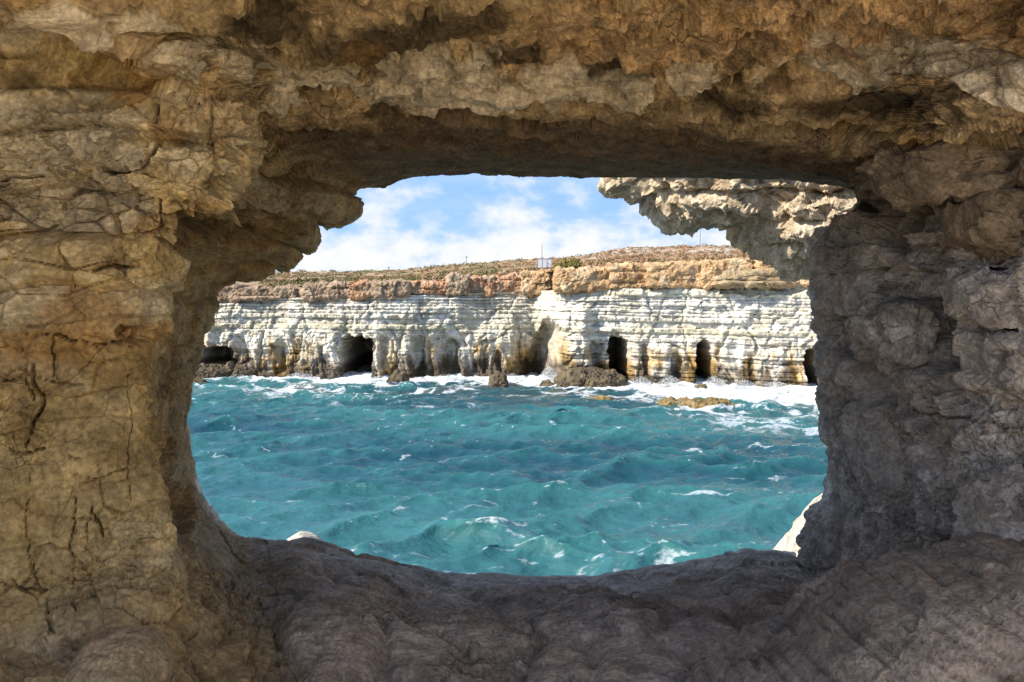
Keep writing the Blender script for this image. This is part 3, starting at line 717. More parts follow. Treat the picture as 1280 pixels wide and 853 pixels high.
def build_cliff():
    xs = np.concatenate([np.linspace(-75, -32, 60)[:-1], np.linspace(-32, 32, 1150), np.linspace(32, 60, 60)[1:]])
    nz = 210
    v = np.linspace(0, 1, nz)
    X, V = np.meshgrid(xs, v)
    zt = ztop(xs, T_white)
    Z = -1.2 + (zt[None, :] + 0.15 + 1.2) * V
    base = foot(xs)
    for _ in range(6): base = 0.5 * base + 0.25 * (np.roll(base, 1) + np.roll(base, -1))
    q = np.stack([X, np.broadcast_to(base, X.shape), Z], -1).reshape(-1, 3).astype(np.float32)
    x = q[:, 0]; z = q[:, 2]
    px = 640 + F * x / q[:, 1]                                   # photo column, used to place the features
    fl = np.stack([x, 0 * x, z], 1)
    wp = np.stack([fbm(sc3(fl, 0.35, 5), 4), fbm(sc3(fl, 0.35, 25), 4), fbm(sc3(fl, 0.35, 45), 4)], 1)
    zsplit = 4.1 + 0.25 * wp[:, 0]                               # beds above, flutes below
    up = sstep(-0.15, 0.25, z - zsplit)
    right = sstep(680, 720, px)
    # bedded upper face
    zb = z + 0.10 * wp[:, 1] + 0.012 * x * right
    bi, bf, bp = beds(zb, 5, 0.13, 0.75, -3, 14)
    joint = np.exp(-((np.minimum(bf, 1 - bf)) / 0.11) ** 2)
    bed_n = vnoise(np.stack([x * 0.28, bi * 5.13, 0 * x], 1).astype(np.float32))
    # little tooth-like breaks along some beds
    tooth = vnoise(np.stack([x * 3.3, bi * 7.7, 0 * x], 1).astype(np.float32))
    tsel = (np.abs(np.sin(bi * 12.9898) * 43758.5453) % 1 > 0.45)
    hu = 0.10 * bp + 0.22 * bed_n - 0.10 * joint + 0.10 * np.where(tsel, sstep(-0.25, 0.1, tooth), 0) * sstep(0.1, 0.3, bf) * sstep(1.0, 0.7, bf)
    # joints that run down through the beds
    f1, f2, rid = cells(sc3(fl + 0.5 * wp, (0.33, 1, 0.16), 2))
    hu += 0.25 * (rid - 0.5) - 0.18 * np.exp(-((f2 - f1) / 0.05) ** 2)
    # fluted lower face
    fx = x + 0.25 * wp[:, 0] * 2 + 0.05 * z
    flu = ridged(np.stack([fx * 0.62, 0 * x, z * 0.10], 1).astype(np.float32), 4, 0.6)
    col_ = np.abs(vnoise(np.stack([fx * 0.95, 0 * x + 9, z * 0.16], 1).astype(np.float32)))
    hl = 0.5 * flu * (1 - 0.55 * right) - 0.4 * sstep(0.3, 0.7, col_) * (1 - 0.6 * right) + 0.12 * bp * (0.4 + right) - 0.15 * joint * (0.3 + 0.7 * right) + 0.3 * (rid - 0.5) - 0.3 * np.exp(-((f2 - f1) / 0.06) ** 2)
    hl += 0.35 * sstep(1.6, 0.2, z)                              # swollen foot in the swash
    g1, _, _ = facets(sc3(fl + 0.3 * wp, (0.55, 1, 0.7), 4), 0.6, 0.5); g2, _, gr = facets(sc3(fl, (2.0, 1, 3.0), 14), 0.5, 0.6)
    h = 0.28 * g1 + 0.14 * g2 + hu * up + hl * (1 - up) + 0.16 * fbm(sc3(fl, 2.2, 3), 5, 0.6) + 0.5 * wp[:, 2] * (1 - 0.4 * right)
    # undercut right below the cap
    topd = np.tile(zt, (nz, 1)).ravel() - z
    h -= 0.35 * np.exp(-(topd / 0.5) ** 2)
    # hollows in the face: left, right, low, high edges in photo px, depth in m
    def hollow(x0, x1, ya, yb, depth, soft=5.0, arch=1.0, slant=0.0):
        py = HOR - (z - EYE) * F / q[:, 1]
        pxx = px - slant * (py - yb) + 3.5 * wp[:, 0] + 6.5 * fbm(sc3(fl, (1.3, 1, 0.9), x0), 5, 0.6)
        pyy = py + 3.0 * wp[:, 1] + 7.0 * fbm(sc3(fl, (1.6, 1, .8), x1), 5, 0.6)
        cxm = (x0 + x1) / 2; hw = (x1 - x0) / 2
        u = np.abs(pxx - cxm) / hw
        topy = ya + arch * (yb - ya) * 0.13 * np.clip(u, 0, 1) ** 3
        ins = sstep(hw + soft * 0.5, hw - soft * 0.5, np.abs(pxx - cxm)) * sstep(topy - soft * 0.4, topy + soft * 0.4, pyy) * sstep(yb + soft * 0.4, yb - soft * 0.4, pyy)
        return depth * ins
    hol = 0
    for a in [(252,288,432,456,6,4,1,0), (427,463,420,474,13.0,4,0.5,0), (558,575,424,474,1.0,6,0.5,0.05), (519,530,420,474,0.7,4,0.5,0),
              (345,356,432,470,0.9,6,.5,0.1), (650,676,404,478,3.2,15,1.0,-0.34), (737,752,428,472,0.9,4,0.6,0), (764,787,422,475,9,4,0.3,0.05),
              (838,850,440,470,0.8,7,1,0.1), (873,891,428,482,10,4,0.8,0), (1011,1030,438,492,8,4,0.4,0), (603,612,425,470,0.6,4,.5,0), (805,812,432,470,0.6,4,.5,0),
              (628,640,440,480,0.8,4,.6,0.25), (900,1012,360,368,0.5,3,0,0)]:
        hol = np.maximum(hol, hollow(*a))
    h = h - hol
    # buttresses standing forward
    def butt(x0, x1, amount, zt_, w=8):
        return amount * sstep(x0 - w, x0 + w, px) * sstep(x1 + w, x1 - w, px) * sstep(zt_ + 1.5, zt_ - 1.5, z)
    h += butt(600, 648, 1.1, 4.6, 10) + butt(694, 736, 1.7, 6.5, 12) + butt(393, 426, 0.9, 5, 8) + butt(786, 838, 0.7, 4, 8) + butt(1030, 1200, 1.0, 12, 6)
    q[:, 1] -= h
    # ---- colour
    py = HOR - (z - EYE) * F / q[:, 1]
    s1 = fbm(sc3(fl, (0.5, 1, 0.9), 31), 5, 0.6); s2 = fbm(sc3(fl, (1.6, 1, 0.35), 71), 5, 0.6)
    C = np.tile(np.array([0.54, 0.485, 0.375], np.float32), (len(q), 1))
    C = colmix(C, (0.64, 0.60, 0.51), sstep(-0.1, 0.4, s1 + 0.3 * right))
    C = colmix(C, (0.43, 0.385, 0.22), np.clip(bp, 0, 1) * up * 0.45)
    C = colmix(C, (0.31, 0.275, 0.20), sstep(0.1, 0.5, s2) * 0.6 * (1 - 0.6 * right) )
    # golden weathering near the foot, streaked downward
    gold = sstep(4.2, 1.0, z + 2.2 * s2 - 0.4 * right) * sstep(-0.3, 0.3, fbm(sc3(fl, (0.9, 1, 0.25), 15), 4))
    C = colmix(C, (0.44, 0.26, 0.06), gold * 1.0)
    wet = sstep(2.7, 0.8, z + 2.0 * s2 + 0.9 * s1 + 0.3 * right)
    C = colmix(C, (0.065, 0.045, 0.024), wet * 0.92)
    seamy = sstep(0.35, 0.6, fbm(sc3(fl, (1.2, 1, 3.0), 55), 5, 0.65))
    C = colmix(C, (0.22, 0.19, 0.15), seamy * 0.7)
    me = mesh_from('cliff', q, grid_faces(nz, len(xs))[:, ::-1], C * (0.86 + 0.28 * gr[:, None]))
    return me
cliff = link('cliff', build_cliff(), M_cliff, kind='structure')

# cap of orange blocks on the white face
def build_cap():
    r = random.Random(12)
    x = -44.0; k = 0
    while x < 44:
        px = 640 + F * x / foot(x)
        w = r.uniform(1.8, 4.2) if px < 690 else r.uniform(2.6, 5.0)
        xm = x + w / 2
        zb = float(ztop(xm, T_white)) - 0.12 + r.uniform(-0.15, 0.1); zt = float(ztop(xm, T_cap)) + r.uniform(-0.18, 0.12)
        Yf = float(foot(xm)) + 1.2 - r.uniform(0.0, 0.9)
        o = []
        j = lambda a: r.uniform(-a, a)
        for (ux, uz) in [(-.53, -.5), (-.2, -.53), (.2, -.5), (.53, -.48), (.55, 0), (.5, .5), (.15, .52), (-.2, .5), (-.5, .5), (-.55, 0)]:
            o.append((xm + ux * w + j(.12), (zb + zt) / 2 + uz * (zt - zb) + j(.14)))
        t = r.random()
        if px > 650: cols = [[c * 0.8 for c in t_] for t_ in ((0.56,0.36,0.18),(0.62,0.46,0.28),(0.42,0.21,0.09))]
        elif t < 0.5: cols = [[c * 0.8 for c in t_] for t_ in ((0.50,0.28,0.15),(0.58,0.41,0.26),(0.36,0.17,0.08))]
        else: cols = [[c * 0.8 for c in t_] for t_ in ((0.40,0.28,0.175),(0.50,0.365,0.24),(0.28,0.165,0.09))]
        me = outline_rock('cap_block', o, Yf + 0.9, 1.7, 130, 60, 0.20, 1.2, 0.10, 60 + k, cols, 0.34, 0.8 if k % 3 == 0 else 0.0, world=True, chip=1.0)
        link('cap_block', me, M_cliff, parent=cliff)
        x += w * 0.93; k += 1
build_cap()
# long slab for the overhang's underside on the right, its shade put into dark tan
def slab(px0, px1, py0, py1, Y0, th, cols, seed):
    pts = [(px0, (py0 + py1) / 2 + 3), (px0 + 12, py0 + 6), ((px0 + px1) / 2, py0 + 2), (px1, py0), (px1, py1), ((px0 + px1) / 2, py1), (px0 + 8, py1)]
    return outline_rock('cap_slab', pts, Y0, th, 160, 60, 0.22, 1.0, 0.08, seed, cols, 0.5, 0.5, chip=1.0)
link('cap_slab', slab(888, 1070, 336, 358, 75.2, 2.3, ((0.34,0.25,0.14),(0.42,0.32,0.19),(0.24,0.16,0.08)), 91), M_cliff, parent=cliff)

# ------------------------------------------------------------------ plateau
SKX = np.array([-900, 100, 370, 440, 510, 580, 650, 696, 735, 762, 792, 840, 920, 1040, 2100], float)
SKY = np.array([ 342, 342, 341, 339.5, 337.5, 331, 325.5, 323, 319.5, 313, 308.5, 308, 307, 306, 290], float)
def plateau_z(x, y):
    yc = foot(x) + 1.0
    t = np.clip((y - yc) / 95.0, 0, 1.6)
    px = 640 + F * x / y
    zs = EYE + (HOR - np.interp(px, SKX, SKY)) / F * (yc + 95)
    z0 = ztop(x, T_cap) - 0.12
    z = z0 + (zs - z0) * np.where(t < 1, 0.35 * t + 0.65 * t * t, 1.0 + 0.2 * (t - 1) - 1.4 * (t - 1) ** 2)
    q = np.stack([x, y, 0 * x], 1).astype(np.float32)
    return z + 0.35 * fbm(sc3(q, 0.12, 3), 5) * np.clip(t * 6, 0.1, 1)
def build_plateau():
    xs = np.linspace(-150, 190, 420); tt = np.linspace(0, 1, 200) ** 1.5
    X = np.tile(xs, (200, 1)); Yc = foot(xs)
    Y = Yc[None] + 0.9 + tt[:, None] * 150
    x = X.ravel(); y = Y.ravel()
    z = plateau_z(x, y)
    q = np.stack([x, y, z], 1).astype(np.float32)
    px = 640 + F * x / y
    t = (y - np.tile(Yc, (200, 1)).ravel()) / 95
    fl = q * np.array([1, 1, 0], np.float32)
    s1 = fbm(sc3(fl, (0.10, 0.10, 1), 3), 5, 0.6); s2 = fbm(sc3(fl, (0.3, 0.3, 1), 9), 5, 0.65)
    C = np.tile(np.array([0.29, 0.185, 0.10], np.float32), (len(q), 1))
    C = colmix(C, (0.37, 0.25, 0.15), sstep(0, 0.5, s1))
    C = colmix(C, (0.15, 0.14, 0.055), sstep(-0.15, 0.25, s2) * sstep(720, 600, px) * 0.85)
    C = colmix(C, (0.42, 0.37, 0.30), sstep(0.55, 0.8, t) * sstep(-0.1, 0.3, s2) * sstep(690, 760, px))
    C = colmix(C, (0.42, 0.35, 0.26), sstep(0.05, 0.0, t) * sstep(-0.2, 0.2, s2))
    return mesh_from('plateau', q, grid_faces(200, 420), C)
link('plateau', build_plateau(), M_ground, kind='structure')

# scrub: tufts of small leaf faces
def leaf_clumps(name, centres, radii, heights, cols, per, leaf, seed):
    r = np.random.RandomState(seed)
    n = len(centres); k = per
    c = np.repeat(np.array(centres), k, 0); R = np.repeat(np.array(radii), k); Hh = np.repeat(np.array(heights), k)
    cc = np.repeat(np.array(cols), k, 0)
    a = r.uniform(0, 2 * math.pi, n * k); el = np.arcsin(r.uniform(0.0, 1, n * k)); rr = r.uniform(0.55, 1.0, n * k) * r.uniform(0.85, 1.15, n * k)
    ctr = c + np.stack([np.cos(a) * np.cos(el) * R * rr, np.sin(a) * np.cos(el) * R * rr, np.sin(el) * Hh * rr], 1)
    d1 = r.normal(size=(n * k, 3)); d1 /= np.linalg.norm(d1, axis=1, keepdims=True)
    d2 = r.normal(size=(n * k, 3)); d2 -= (d2 * d1).sum(1, keepdims=True) * d1; d2 /= np.linalg.norm(d2, axis=1, keepdims=True)
    s = (leaf * r.uniform(0.6, 1.4, n * k))[:, None]
    v = np.stack([ctr - d1 * s, ctr + d2 * s * 0.5, ctr + d1 * s, ctr - d2 * s * 0.5], 1).reshape(-1, 3)
    f = np.arange(n * k * 4).reshape(-1, 4)
    col = np.repeat(cc * r.uniform(0.65, 1.35, (n * k, 1)), 4, 0)
    return mesh_from(name, v, f, col, smooth=False)
M_leaf = rock_mat('scrub_leaf', bump=0.0, fine=3, rough=0.8, var=0.15)
def build_scrub():
    r = np.random.RandomState(4)
    cs, rs, hs, cl = [], [], [], []
    n = 3000
    px = r.uniform(330, 960, n); dy = 1.5 + 100 * r.uniform(0, 1, n) ** 1.3
    y = 80 + dy; x = (px - 640) / F * y
    y = foot(x) + dy; x = (px - 640) / F * y
    z = plateau_z(x, y)
    for i in range(n):
        g = r.uniform() < (0.55 if px[i] < 620 else 0.15)
        R = r.uniform(0.3, 1.0) * (1.0 if g else 0.7)
        cs.append((x[i], y[i], z[i] - 0.05)); rs.append(R); hs.append(R * r.uniform(0.45, 0.9))
        cl.append((0.10, 0.10, 0.035) if g and r.uniform() < 0.6 else (0.19, 0.15, 0.06) if g else (0.30, 0.18, 0.095))
    return leaf_clumps('scrub', cs, rs, hs, cl, 26, 0.13, 8)
link('scrub', build_scrub(), M_leaf, kind='stuff')
def bush(px, dy, R, Hh, label, seed, colr):
    y0 = 80.0
    for _ in range(3):
        x = (px - 640) / F * y0; y0 = float(foot(x)) + dy
    z = float(plateau_z(np.array([x]), np.array([y0]))[0])
    r = np.random.RandomState(seed)
    root = bpy.data.objects.new('bush', None); COL.objects.link(root); root.location = (x, y0, z)
    root['label'] = label; root['category'] = 'bush'; root['group'] = 'bushes on the cliff top'
    cs = [(r.uniform(-R, R) * 0.7, r.uniform(-R, R) * 0.35, 0) for _ in range(9)]
    me = leaf_clumps('foliage', cs, [R * r.uniform(.3, .5) for _ in cs], [Hh * r.uniform(.7, 1.05) for _ in cs], [colr] * 9, 260, 0.11, seed)
    link('foliage', me, M_leaf, parent=root)
    # woody stem
    cs = [(0, 0, 0)]
    v = []; f = []
    for (a, b, _) in cs:
        k = len(v)
        v += [(a - .03, b, -0.15), (a + .03, b, -0.15), (a, b + .05, -0.15), (a * 0.9, b, Hh * 0.6)]
        f += [(k, k + 1, k + 3), (k + 1, k + 2, k + 3), (k + 2, k, k + 3)]
    link('stem', mesh_from('stem', np.array(v), np.array(f), np.tile([0.15, 0.1, 0.06], (len(v), 1))), M_leaf, parent=root)
bush(722, 2.2, 1.9, 1.15, 'wide olive green bush on the cliff edge right of the white board', 1, (0.20, 0.17, 0.045))
bush(700, 2.6, 0.9, 0.6, 'small yellowish bush close beside the white board', 2, (0.26, 0.20, 0.06))
bush(384, 26, 1.6, 0.9, 'dark green bush at the left end of the skyline', 3, (0.06, 0.07, 0.025))
bush(575, 6, 1.2, 0.5, 'low green bush left of the cream marker post', 4, (0.13, 0.12, 0.04))

# ------------------------------------------------------------------ things on the plateau
def boxv(x0, x1, y0, y1, z0, z1):
    v = [(x, y, z) for x in (x0, x1) for y in (y0, y1) for z in (z0, z1)]
    f = [(0,1,3,2),(4,6,7,5),(0,4,5,1),(2,3,7,6),(0,2,6,4),(1,5,7,3)]
    return np.array(v, float), np.array(f)
def box_obj(name, dims, mat, parent, bev=0.01):
    v, f = boxv(*dims)
    me = mesh_from(name, v, f, smooth=False)
    o = link(name, me, mat, parent=parent)
    b = o.modifiers.new('bevel', 'BEVEL'); b.width = bev; b.segments = 2
    return o
def tube_obj(name, x, y, z0, z1, r0, r1, mat, parent, n=10):
    a = np.linspace(0, 2 * math.pi, n, endpoint=False)
    zs = np.linspace(z0, z1, 5)
    v = np.concatenate([np.stack([x + np.cos(a) * (r0 + (r1 - r0) * t), y + np.sin(a) * (r0 + (r1 - r0) * t), np.full(n, z)], 1) for t, z in zip(np.linspace(0, 1, 5), zs)])
    return link(name, mesh_from(name, v, grid_faces(5, n, False, True)), mat, parent=parent)
M_white = plain_mat('weathered_white_paint', (0.58, 0.58, 0.58), 0.6)
M_steel = plain_mat('galvanised_steel', (0.30, 0.31, 0.33), 0.45, 0.6)
M_dark = plain_mat('dark_wood', (0.10, 0.08, 0.07), 0.8)
M_cream = plain_mat('cream_concrete', (0.50, 0.43, 0.31), 0.85)
def place(px, dy):
    y0 = 80.0
    for _ in range(4):
        x = (px - 640) / F * y0; y0 = float(foot(x)) + dy
    return x, y0, float(plateau_z(np.array([x]), np.array([y0]))[0])
def empty(name, loc, label, cat, group=None):
    o = bpy.data.objects.new(name, None); COL.objects.link(o); o.location = loc
    o['label'] = label; o['category'] = cat
    if group: o['group'] = group
    return o
x, y, z = place(681, 8)
brd = empty('board', (x, y, z), 'white board of three panels on posts at the cliff edge', 'board')
for k in range(3): box_obj('panel', (-0.70 + k * 0.47, -0.27 + k * 0.47, -0.03, 0.03, 0.45, 1.28), M_white, brd)
for k in range(4): box_obj('post', (-0.73 + k * 0.47 - 0.03, -0.73 + k * 0.47 + 0.03, -0.045, 0.045, -0.2, 1.32), M_steel, brd)
box_obj('rail', (-0.76, 0.76, -0.05, 0.05, 1.285, 1.35), M_steel, brd)
x2, y2, z2 = place(677.5, 9)
ms = empty('mast', (x2, y2, z2), 'tall thin grey mast rising behind the white board', 'mast')
tube_obj('pole', 0, 0, -0.2, 2.75, 0.05, 0.03, M_steel, ms); tube_obj('collar', 0, 0, 1.2, 1.3, 0.075, 0.075, M_steel, ms)
tube_obj('cap', 0, 0, 2.74, 2.82, 0.06, 0.02, M_steel, ms)
x, y, z = place(631, 7)
mk = empty('marker_post', (x, y, z), 'short cream concrete marker post on the cliff edge', 'post')
box_obj('shaft', (-0.17, 0.17, -0.17, 0.17, -0.2, 0.6), M_cream, mk, 0.02); box_obj('head', (-0.2, 0.2, -0.2, 0.2, 0.605, 0.72), M_cream, mk, 0.03)
def pole(px, dy, h, label, r=0.05):
    x, y, z = place(px, dy)
    p = empty('utility_pole', (x, y, z), label, 'pole', 'thin poles on the skyline')
    tube_obj('shaft', 0, 0, -0.4, h, r, r * 0.7, M_dark, p); box_obj('crossarm', (-0.25, 0.25, -0.04, 0.04, h - 0.3, h - 0.2), M_dark, p)
pole(583, 85, 1.9, 'thin dark pole on the skyline left of the cream marker post', 0.05)
pole(875, 92, 3.4, 'thin grey pole on the skyline under the hanging rock', 0.05)
pole(486, 90, 1.2, 'shortest thin pole on the skyline towards the left', 0.05)

# ------------------------------------------------------------------ rocks in the swash
SEAC = ((0.10,0.075,0.045),(0.17,0.13,0.07),(0.04,0.03,0.02))
WETC = ((0.22,0.155,0.06),(0.30,0.22,0.10),(0.10,0.07,0.03))
def sea_rock(x0, x1, ya, yb, label, cols, seed, th=None, Y=None, box=0.75):
    Y = Y or EYE * F / (yb - HOR)
    w = x1 - x0; h = yb - ya
    r = random.Random(seed)
    pts = []
    for k in range(14):
        a = math.pi * k / 13
        pts.append((x0 + w / 2 - math.cos(a) * w / 2, yb - max(0.0, math.sin(a)) ** 0.7 * h * r.uniform(0.75, 1.0)))
    wpx = F / Y
    pts += [(x1, yb + 0.6 * wpx), (x0 + w / 2, yb + 0.9 * wpx), (x0, yb + 0.6 * wpx)]
    sz = w / F * Y
    link('sea_rock', outline_rock('sea_rock', pts, Y, th or sz * 0.4, 120, 60, min(0.28, 0.10 * sz), 1.6, 0.08, seed, cols, box), M_cliff, label=label, cat='rock', group='rocks in the surf')
sea_rock(692, 786, 457, 489, 'large dark knobbly rock in the surf in front of the cliff', SEAC, 101, 2.0, 75.5)
sea_rock(675, 694, 474, 483, 'small dark rock in the surf just left of the large knobbly rock', SEAC, 102)
sea_rock(612, 635, 464, 484, 'upright dark rock at the foot of the buttress', SEAC, 103, 1.0, 76)
sea_rock(484, 512, 463, 481, 'dark rock in the surf right of the big cave mouth', SEAC, 104, 1.2, 77.5)
sea_rock(824, 872, 499, 507, 'left one of two flat brown rocks awash', WETC, 105, 1.2)
sea_rock(862, 918, 500, 508, 'right one of two flat brown rocks awash', WETC, 106, 1.2)
sea_rock(736, 764, 496, 500, 'little flat brown rock awash below the large knobbly rock', WETC, 107, 0.8)
sea_rock(868, 886, 478, 488, 'small black rock in front of the narrow cave', SEAC, 108)
sea_rock(793, 832, 469, 481, 'low dark slab at the cliff foot right of the large rock', SEAC, 109, 1.0, 76.3)
sea_rock(970, 996, 478, 491, 'dark rock at the cliff foot near the right pillar', SEAC, 110, 0.8, 73)
sea_rock(226, 292, 456, 474, 'flat-topped brown ledge at the cliff foot beside the left pillar', SEAC, 111, 1.8, 81, 0.45)
sea_rock(290, 316, 459, 475, 'brown rock next to the flat-topped ledge', SEAC, 112, 1.0, 80.5)
sea_rock(238, 258, 472, 480, 'small brown rock in the surf in front of the flat-topped ledge', SEAC, 113)

# ------------------------------------------------------------------ sea
def build_sea():
    xs = np.concatenate([-np.geomspace(400, 31, 30), np.arange(-30, 30.01, 0.125), np.geomspace(31, 400, 30)])
    ys = np.concatenate([np.linspace(5, 19, 24), 19 + np.cumsum(np.linspace(0.075, 0.16, 560)), ])
    ys = np.concatenate([ys, np.linspace(ys[-1] + 1, ys[-1] + 30, 10)])
    X, Y = np.meshgrid(xs, ys)
    x = X.ravel(); y = Y.ravel()
    r = np.random.RandomState(21)
    dx = np.zeros_like(x); dy = np.zeros_like(x); z = np.zeros_like(x)
    q0 = np.stack([x, y, 0 * x], 1).astype(np.float32)
    gust = 0.75 + 0.6 * fbm(sc3(q0, 0.09, 4), 3)
    bend = 1.2 * fbm(sc3(q0, 0.11, 40), 3); bend2 = 1.2 * fbm(sc3(q0, 0.13, 60), 3)
    for k in range(60):
        if k < 14:
            lam = r.uniform(3.2, 8.5); th = math.radians(-80 + r.normal() * 16); A = 0.017 * lam ** 0.8
        else:
            lam = 0.5 * (3.6 / 0.5) ** r.uniform(0, 1); th = math.radians(-75 + r.normal() * 34); A = 0.0145 * lam ** 0.9
        kx, ky = math.cos(th) * 2 * math.pi / lam, math.sin(th) * 2 * math.pi / lam
        ph = kx * (x + bend * min(lam, 3) * 0.5) + ky * (y + bend2 * min(lam, 3) * 0.5) + r.uniform(0, 6.28)
        c = np.cos(ph); s = np.sin(ph)
        z += A * c * gust; dx -= A * 0.95 * math.cos(th) * s * gust; dy -= A * 0.95 * math.sin(th) * s * gust
    z += 0.10 * ridged(sc3(q0, (0.55, 0.9, 1), 3), 4, 0.5) * gust + 0.065 * ridged(sc3(q0, (1.6, 2.8, 1), 30), 4, 0.6)
    fd = foot(x) - y                                   # metres out from the cliff foot
    edge = sstep(0, 12, fd)
    px = 640 + F * x / y
    z = z * (0.55 + 0.45 * edge)
    crest = z
    wq = q0 + 1.2 * np.stack([fbm(sc3(q0, 0.4, 5), 3), fbm(sc3(q0, 0.4, 15), 3), 0 * x], 1).astype(np.float32)
    # lacy foam: broad surf by the cliff, streaks and caps farther out
    n1 = fbm(sc3(wq, (0.22, 0.4, 1), 8), 5, 0.6); n2 = ridged(sc3(wq, (0.55, 1.3, 1), 18), 5, 0.6); n3 = fbm(sc3(wq, (1.5, 3.0, 1), 28), 5, 0.65)
    reach = 6.5 + 9.0 * sstep(690, 960, px) + 5.0 * n1
    surf = sstep(reach + 4.0, reach - 5.0, fd)
    foam = sstep(0.30, 1.05, surf * 0.85 + 0.5 * n2 + 0.45 * n3 - 0.05) * sstep(0.0, 0.2, surf)
    lace = sstep(reach + 20, reach, fd) * sstep(0.30, 0.75, n2 + 0.5 * n1 + 0.1) * 0.7
    near = sstep(34, 24, y) * sstep(0.10, 0.5, n3 + 0.45 * n2 - 0.30 + 0.30 * sstep(30, 24.5, y)) * 0.55
    cap = sstep(0.30, 0.55, crest + 0.10 * n3) * sstep(0.05, 0.6, n3 + 0.3 * n2 + 0.05) * 0.75
    strk = sstep(0.52, 0.8, n2 + 0.35 * n3) * sstep(0.05, 0.4, n1 + 0.1) * 0.55
    spk = sstep(0.42, 0.62, fbm(sc3(q0, (3.5, 7, 1), 80), 4, 0.6)) * sstep(0.02, 0.2, crest) * 0.7
    foam = np.clip(np.maximum.reduce([foam, lace, near, cap, strk, spk]), 0, 1)
    z = z + 0.22 * surf * np.clip(foam, 0, 1) * (0.5 + 0.8 * n3) + 0.25 * surf * sstep(2.5, 0, fd) * (0.4 + n1)
    shoal = sstep(0.0, 0.35, n1 + 0.1) * sstep(20, 6, fd) * 0.5
    turb = np.clip(sstep(-0.3, 0.5, fbm(sc3(q0, (0.05, 0.09, 1), 70), 4)) * 0.8 + 0.6 * sstep(45, 25, y), 0, 1)
    q = np.stack([x + dx, y + dy, z], 1)
    return mesh_from('sea', q, grid_faces(len(ys), len(xs)), None, True, {'foam': foam, 'crest': crest, 'shoal': shoal, 'milk': turb})
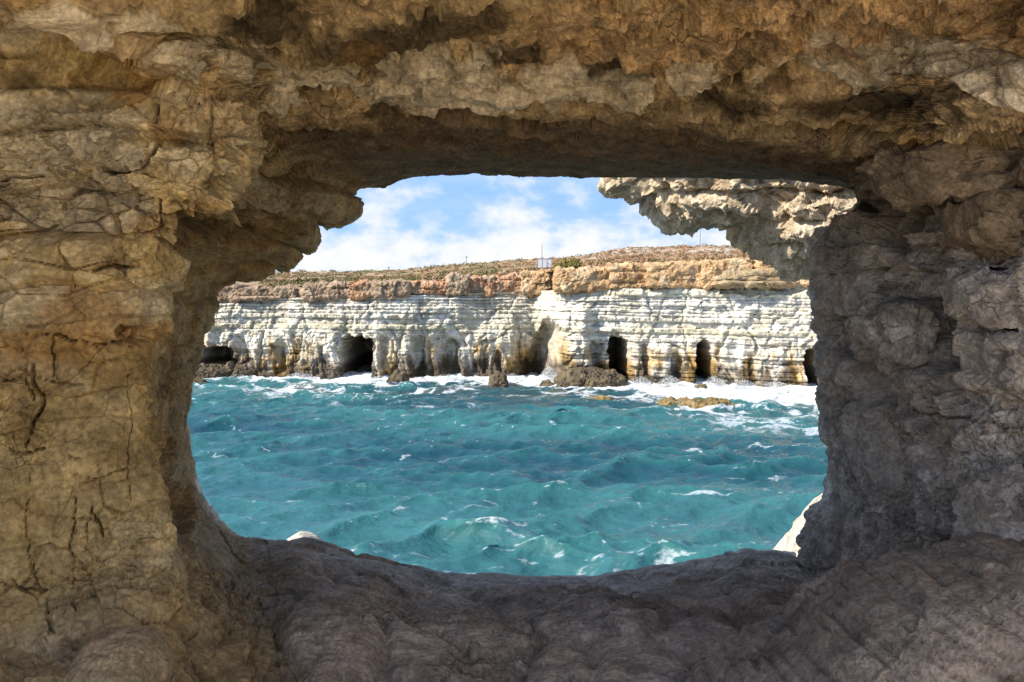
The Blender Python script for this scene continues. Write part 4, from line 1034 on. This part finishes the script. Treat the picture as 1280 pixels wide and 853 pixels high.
def sea_mat():
    m = bpy.data.materials.new('sea_water'); m.use_nodes = True
    t = m.node_tree; b = t.nodes['Principled BSDF']; N = t.nodes.new; L = t.links.new
    b.inputs['IOR'].default_value = 1.333
    def attr(n):
        a = N('ShaderNodeAttribute'); a.attribute_name = n; return a.outputs['Fac']
    def mixc(f, a, bb):
        x = N('ShaderNodeMixRGB'); L(f, x.inputs[0])
        for s, v in ((1, a), (2, bb)):
            if isinstance(v, tuple): x.inputs[s].default_value = v + (1,)
            else: L(v, x.inputs[s])
        return x.outputs[0]
    def rng(v, a, bb, c=0.0, d=1.0):
        x = N('ShaderNodeMapRange'); x.interpolation_type = 'SMOOTHSTEP'
        for i, q in zip(('From Min', 'From Max', 'To Min', 'To Max'), (a, bb, c, d)): x.inputs[i].default_value = q
        L(v, x.inputs['Value']); return x.outputs[0]
    c = mixc(rng(attr('milk'), 0, 1), (0.007, 0.048, 0.062), (0.028, 0.110, 0.114))
    c = mixc(rng(attr('crest'), -0.1, 0.5, 0, 0.6), c, (0.036, 0.155, 0.145))
    c = mixc(attr('shoal'), c, (0.13, 0.11, 0.065))
    tc = N('ShaderNodeTexCoord')
    nz = N('ShaderNodeTexNoise'); nz.inputs['Scale'].default_value = 5.5; nz.inputs['Detail'].default_value = 6; nz.inputs['Roughness'].default_value = 0.65
    mp = N('ShaderNodeMapping'); mp.inputs['Scale'].default_value = (1, 2.0, 1); L(tc.outputs['Object'], mp.inputs[0]); L(mp.outputs[0], nz.inputs['Vector'])
    ad = N('ShaderNodeMath'); ad.operation = 'MULTIPLY_ADD'; L(nz.outputs['Fac'], ad.inputs[0]); ad.inputs[1].default_value = 0.9; ad.inputs[2].default_value = -0.45
    ad2 = N('ShaderNodeMath'); ad2.operation = 'ADD'; L(ad.outputs[0], ad2.inputs[0]); L(attr('foam'), ad2.inputs[1])
    fo = rng(ad2.outputs[0], 0.2, 0.95)
    c = mixc(fo, c, (0.62, 0.64, 0.64))
    L(c, b.inputs['Base Color'])
    L(rng(fo, 0, 1, 0.07, 0.75), b.inputs['Roughness'])
    n2 = N('ShaderNodeTexNoise'); n2.inputs['Scale'].default_value = 2.6; n2.inputs['Detail'].default_value = 8; n2.inputs['Roughness'].default_value = 0.6
    L(mp.outputs[0], n2.inputs['Vector'])
    bp = N('ShaderNodeBump'); bp.inputs['Strength'].default_value = 0.75; bp.inputs['Distance'].default_value = 0.16
    L(n2.outputs['Fac'], bp.inputs['Height']); L(bp.outputs[0], b.inputs['Normal'])
    return m
link('sea', build_sea(), sea_mat(), kind='structure')

# ------------------------------------------------------------------ spray thrown up where the swell meets the rocks
def build_spray():
    r = np.random.RandomState(5)
    cs = []
    for (px, Y, w, hgt, n) in [(686,76.5,0.9,1.5,1500),(700,76.0,1.2,0.9,900),(893,73.5,0.9,1.0,800),(838,74.5,1.0,0.9,700),(930,72.5,1.2,0.8,700),(640,78.5,1.0,0.7,500),(470,78.0,1.2,0.6,600),(375,80,1.5,0.7,700),(800,75.0,1.2,0.8,700),(560,79,1.6,0.6,600),(970,71.5,1.2,0.8,600),(300,79.5,1.4,0.6,500)]:
        x = (px - 640) / F * Y
        n = n * 2
        t = r.uniform(0, 1, n) ** 1.9
        a = r.normal(size=(n, 2)) * w * (0.35 + 0.5 * t[:, None])
        cs.append(np.stack([x + a[:, 0], Y + a[:, 1] * 0.5, 0.05 + t * hgt * np.exp(-(a[:, 0] / w) ** 2)], 1))
    c = np.concatenate(cs); n = len(c)
    sz = r.uniform(0.008, 0.022, n)[:, None]
    tet = np.array([(1, 1, 1), (1, -1, -1), (-1, 1, -1), (-1, -1, 1)], float)
    v = (c[:, None] + tet[None] * sz[:, None]).reshape(-1, 3)
    f = (np.arange(n)[:, None, None] * 4 + np.array([(0, 1, 2), (0, 3, 1), (0, 2, 3), (1, 3, 2)])[None]).reshape(-1, 3)
    return mesh_from('spray', v, f)
link('spray', build_spray(), plain_mat('sea_spray', (0.75, 0.77, 0.78), 0.6), kind='stuff')
